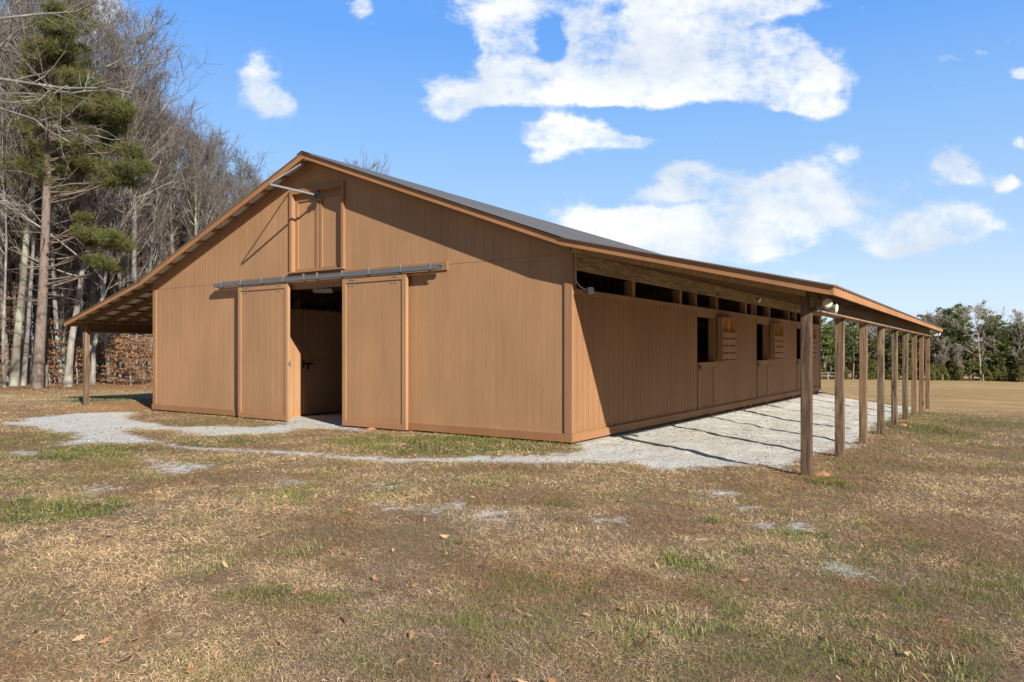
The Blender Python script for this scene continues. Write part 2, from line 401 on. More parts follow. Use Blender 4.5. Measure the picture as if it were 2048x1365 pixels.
CLAYS = [(250,812,150,12,.8),(120,818,80,10,.5),(1632,952,30,12,1.0),(1550,826,40,5,.5),(1490,820,30,4,.4),(1815,842,18,6,1.0),(1175,880,25,8,.5),(745,858,26,5,.9),(1800,815,40,8,.3)]
def ell(lst):
    out = []
    for (px, py, rx, ry, s) in lst:
        x, y = ground_at(px, py); x2, _ = ground_at(px+rx, py); _, y1 = ground_at(px, py-ry*.9); _, y2 = ground_at(px, py+ry*.9)
        out.append((x, y, abs(x2-x), max(abs(y2-y1)/2, .1), s))
    return out
GREEN_W, CLAY_W = ell(GREEN), ell(CLAYS)
def poly_sd(x, y, P):
    d2 = np.full(x.shape, 1e9); ins = np.zeros(x.shape, bool); n = len(P)
    for i in range(n):
        ax, ay = P[i]; bx, by = P[(i+1) % n]; ex, ey = bx-ax, by-ay
        t = np.clip(((x-ax)*ex+(y-ay)*ey)/(ex*ex+ey*ey+1e-12), 0, 1)
        d2 = np.minimum(d2, (x-ax-t*ex)**2+(y-ay-t*ey)**2)
        c = ((ay > y) != (by > y)) & (x < (bx-ax)*(y-ay)/((by-ay) if abs(by-ay) > 1e-12 else 1e-12)+ax)
        ins ^= c
    d = np.sqrt(d2); return np.where(ins, d, -d)
def gravel_sd(x, y):
    out = np.full(x.shape, -9.0)
    for i_, P in enumerate(GRAVEL_W):
        small = 2 <= i_ < len(GRAVEL)
        x0, y0 = P.min(0)-1; x1, y1 = P.max(0)+1
        m = (x > x0) & (x < x1) & (y > y0) & (y < y1)
        if m.any(): out[m] = np.maximum(out[m], np.minimum(poly_sd(x[m], y[m], P), .12)-.025 if small else poly_sd(x[m], y[m], P))
    return out
def ell_field(x, y, lst):
    out = np.zeros(x.shape)
    for (cx, cy, rx, ry, s) in lst:
        q = ((x-cx)/rx)**2+((y-cy)/ry)**2
        out = np.maximum(out, s*np.clip(1.25-q*.75, 0, 1))
    return out
def litter_field(x, y):
    return sstep(y, 27, 33)*sstep(-x, 8, 14)

def ground_mats():
    t = NT('ground_turf_and_gravel', .95, .12)
    P = t.tc.outputs['Object']; at_ = t.attr('tone'); cr = t.sep(at_['Color'])
    gr, gn, cl = cr[0], cr[1], cr[2]; lit = at_['Alpha']
    n_big = t.noise(P, .35, 4, .6); n_mid = t.noise(P, 2.2, 5, .65); n_sm = t.noise(P, 13, 5, .7); n_fine = t.noise(P, 70, 4, .75)
    st = t.noise(t.map((9, 30, 9), rot=(0,0,.5)), 3, 4, .7, 1.5)
    dead = t.ramp(n_fine, [(.25,(.14,.09,.05)),(.45,(.30,.20,.11)),(.62,(.46,.33,.185)),(.8,(.62,.47,.28))])
    dead = t.mix(t.range(n_mid, .3, .7, 0, .6), dead, t.ramp(st, [(.3,(.19,.13,.085)),(.7,(.45,.34,.21))]))
    dead = t.mix(t.range(n_big, .35, .7, 0, .45), dead, (.33,.215,.13))
    # the mown hayfield further off: paler and even, with mowing streaks
    sxy = t.sep(P)
    far = t.range(t.math('SQRT', t.math('ADD', t.math('MULTIPLY', sxy[0], sxy[0]), t.math('MULTIPLY', sxy[1], sxy[1]))), 20, 42, 0, 1, True)
    fs = t.noise(t.map((.10,.30,1), rot=(0,0,-.35)), 1.0, 8, .78, 1.2)
    ff = t.noise(t.map((.35,.9,1)), 2.2, 8, .8)
    field = t.ramp(fs, [(.3,(.22,.15,.052)),(.5,(.47,.30,.12)),(.68,(.66,.45,.20))])
    field = t.mix(t.range(ff, .42, .68, 0, .6), field, (.20,.145,.065))
    dead = t.mix(t.range(far, .0, .5, .35, 0), dead, (.10,.065,.04))
    dead = t.mix(far, dead, field)
    green = t.ramp(n_fine, [(.25,(.02,.028,.008)),(.5,(.055,.075,.02)),(.75,(.13,.15,.045))])
    gm = t.math('MULTIPLY', t.math('ADD', gn, t.math('MULTIPLY', t.math('SUBTRACT', n_sm, .5), 1.1)), t.range(gn, 0, .15), True)
    gm2 = t.range(n_mid, .56, .72, 0, .35)
    gm = t.math('MAXIMUM', t.range(gm, .3, .75, 0, .85), t.math('MULTIPLY', gm2, t.range(far, 0, .5, 1, 0)))
    c = t.mix(gm, dead, green)
    litc = t.ramp(t.voro(P, 9, 'Color'), [(.1,(.12,.06,.03)),(.5,(.30,.15,.07)),(.9,(.42,.24,.12))])
    c = t.mix(t.math('MULTIPLY', lit, t.range(n_sm, .25, .6, .5, 1)), c, litc)
    clay = t.mix(t.range(n_sm, .3, .7), (.36,.165,.07), (.50,.27,.125))
    cm = t.range(t.math('ADD', cl, t.math('MULTIPLY', t.math('SUBTRACT', n_sm, .5), 1.0)), .35, .8, 0, .9, True)
    cm = t.math('MULTIPLY', cm, t.range(cl, 0, .1))
    c = t.mix(cm, c, clay)
    # crushed stone: fine screenings with chips and scattered straw
    vs = t.voro(P, 95, 'Color'); g1 = t.ramp(t.sep(vs)[0], [(0,(.34,.345,.32)),(.5,(.58,.585,.55)),(1,(.82,.82,.78))])
    g1 = t.mix(t.range(n_mid, .3, .7, 0, .5), g1, (.72,.72,.66))
    g1 = t.mix(t.range(n_big, .45, .7, 0, .5), g1, (.74,.69,.59))
    g1 = t.mix(t.range(n_sm, .56, .74, 0, .6), g1, (.42,.36,.27))
    bits = t.noise(t.map((24, 60, 24), rot=(0,0,.8)), 1.0, 4, .75)
    g1 = t.mix(t.range(bits, .60, .68, 0, .75), g1, (.22,.17,.12))
    g1 = t.mix(t.range(t.voro(P, 34), .0, .10, .6, 0), g1, (.26,.25,.22))
    g1 = t.mix(t.range(t.noise(P, .9, 5, .65), .50, .72, 0, .55), g1, (.60,.50,.38))
    gmk = t.math('ADD', gr, t.math('MULTIPLY', t.math('SUBTRACT', n_sm, .5), .95))
    gmk = t.math('ADD', gmk, t.math('MULTIPLY', t.math('SUBTRACT', t.noise(P, 5, 4, .6), .5), .8))
    gmk = t.math('ADD', gmk, t.math('MULTIPLY', t.math('SUBTRACT', n_fine, .5), .45))
    gmk = t.range(gmk, .40, .66, 0, 1, True)
    c = t.mix(t.math('MULTIPLY', gmk, t.math('SUBTRACT', 1.0, t.math('MULTIPLY', cm, .8))), c, g1)
    t.col(c)
    h = t.math('ADD', t.math('ADD', t.math('MULTIPLY', n_sm, .8), t.math('MULTIPLY', n_fine, .5)), t.math('MULTIPLY', t.noise(P, 5.5, 4, .6), 1.1))
    t.bump(h, .9, .045)
    return t.done()
M['ground'] = ground_mats()

def warp_axis(lo, hi, step, growth, fine_lo, fine_hi):
    xs = list(np.arange(fine_lo, fine_hi, step)); s = step; x = xs[-1]
    while x < hi: s = min(s*growth, 40); x += s; xs.append(x)
    s = step; x = fine_lo; left = []
    while x > lo: s = min(s*growth, 40); x -= s; left.append(x)
    return np.array(left[::-1]+xs)
def build_ground():
    gx = warp_axis(-900, 900, .085, 1.06, -13, 13); gy = warp_axis(-300, 1200, .085, 1.045, 2.5, 24)
    X, Y = np.meshgrid(gx, gy); Z = hz(X, Y)
    x, y = X.ravel(), Y.ravel()
    sd = gravel_sd(x, y); g = np.clip(.5+sd/.9, 0, 1)
    gn = ell_field(x, y, GREEN_W); cl = ell_field(x, y, CLAY_W); li = litter_field(x, y)
    a, b = to_ab(x, y)
    cl = np.maximum(cl, .55*sstep(b, 7, 10)*sstep(-np.abs(a-.1), -.45, -.05))
    col = np.stack([g, gn, cl, li], 1)
    nx, ny = len(gx), len(gy)
    idx = np.arange(nx*ny).reshape(ny, nx)
    q = np.stack([idx[:-1,:-1], idx[:-1,1:], idx[1:,1:], idx[1:,:-1]], -1).reshape(-1, 4)
    V = np.stack([x, y, Z.ravel()], 1)
    gq = g[q].mean(1) > .5
    for name, sel in (('ground', ~gq), ('gravel_path', gq)):
        qq = q[sel]; u, inv = np.unique(qq.ravel(), return_inverse=True)
        o = np_mesh(name, V[u], inv, np.full(len(qq), 4), M['ground'], colors=col[u])
        o.data.polygons.foreach_set('use_smooth', [True]*len(qq))
        tag(o, {'ground': 'winter turf of dead and green grass sloping away to a tan hayfield',
                'gravel_path': 'pale grey crushed stone path and apron beside the barn'}[name], None, None, 'structure')
build_ground()

# ------------------------------------------------------------------ the barn (local x = a along the gable, y = b along the side, z up)
W, L = 12.5, 20.0; LT = 4.08; OV = 0.35; BK = 20.9
def rb(a):
    d = abs(a+W/2)
    return 5.57-.374*d if d <= W/2 else 3.2325-.242*(d-W/2)
barn = empty('horse_barn', (CX, CY, 0), -TH)
tag(barn, 'brown painted horse barn with wide gable roof, open sliding doors and lean-tos on weathered posts', 'barn')

def strips(mb, a0, a1, y0, y1, zlo, zhi, pitch=.2, gap=.011, breaks=(), along='x', off=0.0, front=True):
    if along == 'x': gap = .002
    """vertical grooved siding: boards standing on a continuous backing"""
    k = math.floor((a0-off)/pitch)
    while off+k*pitch < a1-1e-6:
        s0 = max(a0, off+k*pitch+gap/2); s1 = min(a1, off+(k+1)*pitch-gap/2); k += 1
        if s1-s0 < .01: continue
        pts = sorted([s0, s1]+[q for q in breaks if s0+1e-3 < q < s1-1e-3])
        for p0, p1 in zip(pts[:-1], pts[1:]):
            lo = (zlo(p0), zlo(p1)); hi = (zhi(p0), zhi(p1))
            cuts = [lo]
            if along == 'x' and lo[0] < 3.13 < min(hi): cuts = [lo, (3.137, 3.137)]; tops = [(3.13, 3.13), hi]
            else: tops = [hi]
            for c, tp in zip(cuts, tops):
                if along == 'x':
                    ch = .0035 if (p1 == s1 and p1-p0 > .03) else 0.0
                    zl = lambda q: c[0]+(c[1]-c[0])*(q-p0)/(p1-p0); zt = lambda q: tp[0]+(tp[1]-tp[0])*(q-p0)/(p1-p0)
                    fr, bk = (y0, y1) if front else (y1, y0)
                    sec = [(p0, fr), (p1-ch, fr), (p1, fr+(bk-fr)*.5), (p1, bk), (p0, bk)]
                    mb.add([(q, w_, zl(q)) for q, w_ in sec]+[(q, w_, zt(q)) for q, w_ in sec], [(4,3,2,1,0), (5,6,7,8,9)]+[(i, (i+1) % 5, 5+(i+1) % 5, 5+i) for i in range(5)])
                else:  # run along y: x is the thickness
                    mb.box(y0, y1, p0, p1, c[0], tp[0])

def gable(name, y_face, y_back, opening=True):
    mb = MB(); s = 1 if y_back > y_face else -1
    top = lambda a: rb(a)+.08
    z0 = lambda a: .13
    yb = y_face+s*.010
    hd = lambda a: 3.0
    segs = [(-W, -7.92, z0, top), (-7.92, -6.99, hd, top), (-6.99, -5.42, hd, lambda a: 3.235), (-6.99, -5.42, lambda a: 4.985, top), (-5.42, -4.58, hd, top), (-4.58, 0, z0, top)]
    for a0, a1, lo, top in segs:
        strips(mb, a0, a1, min(y_face, yb), max(y_face, yb), lo, top, breaks=(-W/2,), front=s > 0)
        bp = sorted([a0, a1]+([-W/2] if a0 < -W/2 < a1 else []))
        for p, q in zip(bp[:-1], bp[1:]):
            mb.quadbox(p, q, min(yb, yb+s*.03), max(yb, yb+s*.03), (lo(p), lo(q)), (top(p), top(q)))
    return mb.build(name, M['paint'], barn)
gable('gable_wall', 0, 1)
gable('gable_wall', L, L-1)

# corner boards, base boards
for (x0, x1, u0, u1) in ((-.115, .0, 0, .026), (-W, -W+.115, -W-.026, -W)):
    for (y0, y1, v0, v1) in ((-.028, 0, -.028, .03), (L, L+.028, L-.09, L+.028)):
        mb = MB(); mb.box(x0, x1, y0, y1, .14, 3.2); mb.box(u0, u1, v0, v1, .14, 3.2); mb.build('corner_board', M['trim'], barn)
for x0, x1 in ((-W-.04, -7.92), (-4.58, .04)):
    for y0, y1 in ((-.045, 0), (L, L+.045)): MB().box(x0, x1, y0, y1, 0, .135).build('base_board', M['trim_clay'], barn)
for x0, x1 in ((0, .045), (-W-.045, -W)):
    MB().box(x0, x1, .001, L-.001, 0, .14).build('base_board', M['trim_clay'], barn)
# foundation board seen in the gap under the far part of the wall
for b in np.arange(6.9, L, 1.7): MB().box(-.12, .02, b, b+.16, -.5, -.002).build('footing_block', M['clay'], barn)
MB().box(-.16, -.13, .2, L-.1, -.6, -.002).build('foundation_board', M['clay'], barn)
for q0, q1 in ((-W+.1, -8.0), (-4.5, -.17)): MB().box(q0, q1, .05, .09, -.4, -.002).build('foundation_board', M['dark_inside'], barn)

DOORS = [6.06, 11.06, 16.06]; DW = 1.21
def side_wall(sgn):
    """sgn +1: the right wall (x=0), -1: the left wall (x=-W)"""
    x = (lambda t: t) if sgn > 0 else (lambda t: -W-t)
    holes = [(d-.03, d+DW+.03) for d in DOORS]
    mb = MB(); cur = 0.03; spans = []
    for h0, h1 in holes: spans.append((cur, h0)); cur = h1
    spans.append((cur, L-.0))
    for s0, s1 in spans:
        x0, x1 = sorted((x(-.012), x(0)))
        strips(mb, s0, s1, x0, x1, lambda a: .12, lambda a: 2.475, along='y')
        x0, x1 = sorted((x(-.03), x(-.012)))
        mb.box(x0, x1, s0, s1, .12, 2.475)
    mb.build('side_wall', M['paint_side'], barn)
    # rail over the siding, door heads
    mb = MB(); x0, x1 = sorted((x(.0), x(.03))); mb.box(x0, x1, .026, L-.09, 2.47, 2.56)
    x0, x1 = sorted((x(-.14), x(0))); mb.box(x0, x1, .03, L-.02, 2.52, 2.558)
    for h0, h1 in holes: mb.box(*sorted((x(-.03), x(.012))), h0-.02, h1+.02, 2.33, 2.47)
    mb.build('wall_rail', M['trim'], barn)
    # eave beam with board joints at every post
    for k in range(8):
        m2 = MB(); m2.box(*sorted((x(-.06), x(.035))), .03+2.5*k+(.0 if k else .0), .026+2.5*(k+1), 2.885, 3.19); m2.build('eave_beam', M['rough_beam'], barn)
    # wall posts and the short studs by the doors
    for k in range(9):
        m2 = MB(); b0 = min(max(2.5*k-.09, .045), L-.19)
        m2.box(*sorted((x(-.17), x(-.032))), b0, b0+.14, -.3, 2.88)
        m2.box(*sorted((x(-.032), x(-.002))), b0, b0+.14, 2.56, 2.884)
        m2.build('wall_post', M['trim'], barn)
    for d in DOORS:
        m2 = MB(); m2.box(*sorted((x(-.17), x(-.002))), d-.14, d-.05, 2.56, 2.884)
        m2.box(*sorted((x(-.17), x(-.034))), d-.12, d-.035, -.2, 2.52)
        m2.box(*sorted((x(-.17), x(-.034))), d+DW+.035, d+DW+.12, -.2, 2.52); m2.build('door_jamb', M['trim'], barn)
    # steel bars of the vent strip
    m2 = MB(); ok = [b for b in np.arange(.4, L-.2, .31)]
    for b in ok: m2.box(*sorted((x(-.15), x(-.138))), b, b+.012, 2.558, 2.887)
    m2.box(*sorted((x(-.15), x(-.138))), .3, L-.2, 2.555, 2.5575); m2.build('vent_grille', M['iron'], barn)
    return x
def stall_door(x, d, sgn, idx):
    lab = {('r',0): 'nearest split stall door on the sunny side, top leaf folded back showing slats', ('r',1): 'middle split stall door', ('r',2): 'farthest split stall door'}
    # lower leaf
    m = MB(); fx = sorted((x(-.012), x(.0)))
    strips(m, d+.01, d+DW-.01, fx[0], fx[1], lambda a: .06, lambda a: 1.24, along='y'); bx = sorted((x(-.04), x(-.012))); m.box(*bx, d+.01, d+DW-.01, .06, 1.24)
    lo = m.build('stall_door', M['paint_side'], barn)
    m = MB(); tx = sorted((x(.0), x(.02)))
    m.box(*tx, d+.01, d+.1, .06, 1.25); m.box(*tx, d+DW-.1, d+DW-.01, .06, 1.25); m.box(*tx, d+.1, d+DW-.1, 1.14, 1.25); m.box(*tx, d+.1, d+DW-.1, .06, .17)
    m.build('door_frame', M['trim'], lo)
    m = MB(); hx = sorted((x(.02), x(.03)))
    m.box(*hx, d-.02, d+.22, 1.155, 1.18); m.box(*hx, d+.05, d+.075, 1.06, 1.2); m.box(*sorted((x(.03), x(.055))), d+.04, d+.13, 1.16, 1.175); m.box(*hx, d+.12, d+.17, 1.1, 1.16)
    m.build('latch', M['iron'], lo)
    for z in (.25, 1.08): MB().box(*hx, d+DW-.045, d+DW+.025, z+.02, z+.055).build('hinge', M['iron'], lo)
    # upper leaf folded back flat on the right wall: inner side with raw boards and slats
    u0 = (d+DW+.11) if sgn > 0 else d+.02; u1 = u0+1.13; z0, z1 = 1.255, 2.37  # unseen left wall: leaf shut across the opening to block light
    m = MB(); m.box(*sorted((x(.034), x(.052))), u0+.02, u1, z0, z1)
    up = m.build('upper_stall_door', M['rawwood'], barn)
    m = MB()
    m.box(*sorted((x(.034), x(.165))), u0, u0+.02, z0, z1)                      # painted edge board
    m.box(*sorted((x(.052), x(.165))), u0+.02, u1, z1-.035, z1-.001)
    m.box(*sorted((x(.052), x(.165))), u1-.03, u1-.001, z0+.04, z1-.036); m.box(*sorted((x(.052), x(.165))), u0+.021, u1-.031, z0, z0+.035)
    m.build('door_frame', M['trim'], up)
    m = MB()
    for c in (u0+.045, (u0+u1)/2, u1-.08): m.box(*sorted((x(.053), x(.14))), c, c+.035, z0+.04, z1-.04)
    m.build('stud', M['rawwood'], up)
    for a, b in ((2.0,1.855),(1.825,1.675),(1.645,1.49),(1.46,1.315)):
        m = MB(); m.box(*sorted((x(.145), x(.168))), u0+.024, u1-.033, b, a); m.build('slat', M['trim'], up)
for sgn in (1, -1):
    x = side_wall(sgn)
    for i, d in enumerate(DOORS): stall_door(x, d, sgn, i)

# ---- roof: ribbed sheets, purlins, rafters, fascia
def roof_plane(a0, a1, z0, z1):
    """a0 upper edge, a1 lower edge"""
    ys = []; y = -OV-.035
    prof = []
    while y < BK:
        prof += [(y, 0), (y+.10, 0), (y+.115, .019), (y+.14, .019), (y+.155, 0)]
        if y+.23 > BK: break
        y += .23
    prof.append((BK+.03, 0))
    n = len(prof); v = []; f = []; mi = []
    for (a, z) in ((a0, z0), (a1, z1)):
        for (yy, dz) in prof: v.append((a, yy, z+dz))
        for (yy, dz) in prof: v.append((a, yy, z+dz-.004))
    o2 = 2*n
    for i in range(n-1):
        f.append((i, i+1, o2+i+1, o2+i)); mi.append(0)
        f.append((n+i, o2+n+i, o2+n+i+1, n+i+1)); mi.append(1)
        f.append((i, n+i, n+i+1, i+1)); mi.append(0); f.append((o2+i, o2+i+1, o2+n+i+1, o2+n+i)); mi.append(0)
    f.append((0, o2, o2+n, n)); mi.append(0); f.append((n-1, 2*n-1, o2+2*n-1, o2+n-1)); mi.append(0)
    m = MB(); m.add(v, f); m.m = mi
    return m.build('roof_sheet', [M['roof'], M['roof_under']], barn)
H = .128
roof_plane(-W/2, .03, rb(-W/2)+H+.004, rb(0)+H+.002); roof_plane(-W/2, -W-.03, rb(-W/2)+H+.004, rb(0)+H+.002)
roof_plane(.0, LT+.06, rb(0)+H-.006, rb(LT+.06)+H); roof_plane(-W, -W-LT-.06, rb(0)+H-.006, rb(LT+.06)+H)
m = MB(); r0 = rb(-W/2)+H
for s in (-1, 1):
    m.quadbox(*sorted((-W/2, -W/2+s*.16)), -OV-.04, BK+.04, (r0+.024, r0+.024-.06) if s > 0 else (r0-.036, r0+.024), (r0+.03, r0+.03-.06) if s > 0 else (r0-.03, r0+.03))
m.build('ridge_cap', M['roof'], barn)

def rake(yf, yb):
    segs = [(-W-LT, -W), (-W, -W/2), (-W/2, 0), (0, LT)]
    for a0, a1 in segs:
        m = MB(); m.quadbox(a0, a1, min(yf, yb), max(yf, yb), (rb(a0), rb(a1)), (rb(a0)+.119, rb(a1)+.119)); m.build('rake_board', M['fascia'], barn)
rake(-OV, -OV+.035); rake(BK, BK-.035)
for s in (1, -1):
    X = (lambda t: t) if s > 0 else (lambda t: -W-t)
    m = MB(); m.box(*sorted((X(LT), X(LT+.035))), -OV-.002, BK+.002, rb(LT)+.001, rb(LT)+.140); m.build('eave_board', M['fascia'], barn)
    # purlins of the lean-to: run along the building
    for a in np.linspace(.25, LT-.25, 7):
        m = MB(); z = rb(a)+.082; m.box(*sorted((X(a-.045), X(a+.045))), -OV+.036, BK-.036, z, z+.036); m.build('purlin', M['rafter'], barn)
    # rafters every 0.61 m, birdsmouth on the outer beam
    k = 0; b = -.045
    while b < L+.1:
        a0, a1 = .04, 3.70; m = MB()
        xs = sorted((X(a0), X(a1))); za, zc_ = rb(xs[0]), rb(xs[1])
        mat = M['rough_beam' if (k == 0 and s > 0) else 'rafter']; k += 1
        m.quadbox(xs[0], xs[1], b, b+.04, (za-.075, zc_-.075), (za+.080, zc_+.080)); m.quadbox(*sorted((X(3.70), X(LT-.01))), b+.002, b+.038, (rb(3.9)+.04,)*2, (rb(LT)+.079,)*2); m.build('rafter', mat, barn)
        b += .61
    # outer beam: two planks, flat ledger below, on nine posts
    for k in range(4):
        m = MB(); m.box(*sorted((X(3.66), X(3.762))), .0+5*k, 4.996+5*k, 2.10, 2.335); m.build('outer_beam', M['rafter'] if s < 0 else M['dark_beam'], barn)
    m = MB(); m.box(*sorted((X(3.765), X(3.835))), .145, L+.14, 2.062, 2.10)
    m.box(*sorted((X(3.60), X(3.764))), .145, L+.14, 2.062, 2.098); m.build('ledger_strip', M['strip'], barn)
    for k in range(9):
        m = MB(); b = 2.5*k; top = 2.28 if k == 0 else 2.06
        xx, yy = to_xy(X(3.69), b+.07); g = hz1(xx, yy)
        w_ = .137; x0, x1 = sorted((X(3.62), X(3.62+w_)))
        c = .008
        if k == 0: x0, x1, = sorted((X(3.622), X(3.62+w_)))
        ring = lambda z: [(x0+c,b,z),(x1-c,b,z),(x1,b+c,z),(x1,b+w_-c,z),(x1-c,b+w_,z),(x0+c,b+w_,z),(x0,b+w_-c,z),(x0,b+c,z)]
        m.add(ring(g-.4)+ring(top), [(0,7,6,5,4,3,2,1),(8,9,10,11,12,13,14,15)]+[(i,(i+1)%8,8+(i+1)%8,8+i) for i in range(8)])
        po = m.build('post', M['post_dark' if (k == 0 and s > 0) else 'post'], barn)
# purlins of the main roof and its gable rafters
for s in (1, -1):
    for d in np.arange(.3, W/2-.1, .62):
        a = -W/2+s*d; z = rb(a)+.082
        m = MB(); m.quadbox(a-.045, a+.045, -OV+.036, BK-.036, (rb(a-.045)+.08, rb(a+.045)+.08), (rb(a-.045)+.118, rb(a+.045)+.118)); m.build('purlin', M['trim'], barn)
    for y0 in (-.045, L+.005):
        a0, a1 = sorted((-W/2, -W/2+s*(W/2-.0)))
        m = MB(); m.quadbox(a0, a1, y0, y0+.04, (rb(a0)-.06, rb(a1)-.06), (rb(a0)+.078, rb(a1)+.078)); m.build('gable_rafter', M['trim'], barn)

# ---- big sliding doors on a galvanised track
def slide(a0, a1, lab):
    z0, z1 = .0, 3.0; yb, yf = -.09, -.15
    m = MB(); strips(m, a0+.01, a1-.01, yf+.008, yf+.02, lambda a: z0+.01, lambda a: z1-.01, off=a0+.02, pitch=.203); m.box(a0+.01, a1-.01, yf+.02, yb, z0+.01, z1-.01)
    d = m.build('sliding_door', M['paint_clay'], barn); tag(d, lab)
    m = MB(); fy = yf-.014; w = .1
    m.box(a0, a0+w, fy, yb-.002, z0, z1); m.box(a1-w, a1, fy, yb-.002, z0, z1); m.box(a0+w, a1-w, fy+.002, yb, z1-w, z1-.001); m.box(a0+w, a1-w, fy+.002, yb, z0, z0+w*1.1)
    m.build('door_frame', M['paint_clay'], d)
    for a in (a0+.28, a1-.28):
        m = MB(); m.box(a-.01, a+.01, -.17, -.166, z1-.05, z1+.05)
        for k in (-1, 1):
            for zz in (z1-.04, z1-.13): m.box(a+k*.05-.018, a+k*.05+.018, -.176, -.166, zz-.006, zz+.006)
        m.build('hanger', M['galv_light'], d)
    return d
slide(-8.72, -6.98, 'left sliding door, narrower, paint faded and clay stained at its foot')
slide(-5.27, -3.53, 'right sliding door')
m = MB(); m.box(-6.3, -4.4, L+.07, L+.12, 0, 3.0); m.build('added_rear_door', M['paint'], barn)  # unseen half-closed rear door, added to block bright sky at the aisle end
m = MB(); m.box(-9.64, -2.62, -.03, -.0015, 3.03, 3.19); m.build('track_board', M['trim'], barn)
m = MB(); m.box(-9.62, -2.68, -.2, -.192, 3.04, 3.12); m.box(-9.62, -2.68, -.11, -.102, 3.04, 3.12); m.box(-9.62, -2.68, -.2, -.102, 3.112, 3.12)
m.box(-9.62, -2.68, -.2, -.17, 3.035, 3.041); m.box(-9.62, -2.68, -.13, -.102, 3.035, 3.041)
tr = m.build('door_track', M['galv'], barn)
for a in [-9.35, -8.6, -7.85, -7.1, -6.42, -6.0, -5.25, -4.5, -3.65, -2.9]:
    m = MB(); m.box(a-.02, a+.02, -.206, -.2005, 3.05, 3.16); m.box(a-.02, a+.02, -.206, -.03, 3.1205, 3.128); m.box(a-.012, a+.012, -.212, -.18, 3.13, 3.165); m.build('bracket', M['galv_light'], tr)
m = MB(); m.box(-7.92, -4.58, -.006, .14, 2.88, 3.0); m.build('door_header', M['trim'], barn)
for q0 in (-8.06, -4.5785): MB().box(q0, q0+.1385, .045, .18, -.2, 3.2).build('door_post', M['trim'], barn)
m = MB(); m.tube([(-6.99, -.09, 1.18), (-6.955, -.1, 1.18), (-6.955, -.11, 1.3), (-6.99, -.1, 1.3)], .007, 6); m.box(-6.979, -6.973, -.14, -.105, 1.2, 1.27)
m.build('door_latch', M['galv'], barn)

# ---- loft doors in a deep casing
o0, o1, z0, z1 = -7.06, -5.36, 3.22, 5.04; cf_ = -.05
m = MB(); m.box(o0, o0+.075, cf_, -.001, z0+.03, z1); m.box(o0+.0705, o0+.077, cf_+.003, .12, z0+.03, z1-.08); m.box(o1-.075, o1, cf_, -.001, z0+.03, z1); m.box(o1-.077, o1-.0705, cf_+.003, .12, z0+.03, z1-.08); m.box(o0+.075, o1-.075, cf_+.001, -.001, z1-.09, z1); m.box(o0+.078, o1-.078, cf_+.003, .12, z1-.094, z1-.0885); m.box(o0-.01, o1+.01, cf_-.03, -.001, z0, z0+.03); m.box(o0+.078, o1-.078, -.0005, .12, z0+.001, z0+.03)
m.build('loft_casing', M['trim'], barn)
def loft_leaf(a0, a1, y):
    m = MB(); strips(m, a0, a1, y, y+.012, lambda a: z0+.031, lambda a: 4.88, off=a0+.05); m.box(a0, a1, y+.012, y+.02, z0+.031, 4.88)
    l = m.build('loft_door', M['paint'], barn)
    m = MB(); w = .085; f0, f1 = y-.025, y-.0005
    m.box(a0, a0+w, f0, f1, z0+.032, 4.88); m.box(a1-w, a1, f0, f1, z0+.032, 4.88); m.box(a0+w, a1-w, f0, f1, 4.79, 4.879); m.box(a0+w, a1-w, f0, f1, z0+.033, z0+.1)
    m.build('door_frame', M['trim'], l)
loft_leaf(-6.98, -6.235, .075); loft_leaf(-6.205, -5.44, .075)
m = MB(); m.box(o0+.079, o1-.079, .06, .1, 4.883, z1-.096); m.build('loft_head_board', M['trim'], barn)
# hoist arm: galvanised rail swung out from the loft with a tie to the peak
T = (-6.43, -1.04, 4.915)
m = MB(); p0 = Vector((-6.13, -.07, 4.83)); p1 = Vector(T); m.tube([p0, p1], [.027, .027], 4)
ha = m.build('hoist_arm', M['galv_light'], barn)
m = MB(); m.tube([(-6.13,-.04,4.72),(-6.13,-.04,4.95)], .02, 6); m.box(-6.17,-6.09,-.12,-.056,4.78,4.9); m.tube([(-6.13,-.1,4.84),(-6.11,-.14,4.86)], .035, 8); m.build('hinge', M['iron'], ha)
m = MB(); m.tube([Vector(T)+Vector((0,0,.03)), (-6.36,-.32,5.47)], [.016, .016], 4); m.build('tie_rail', M['galv_light'], ha)

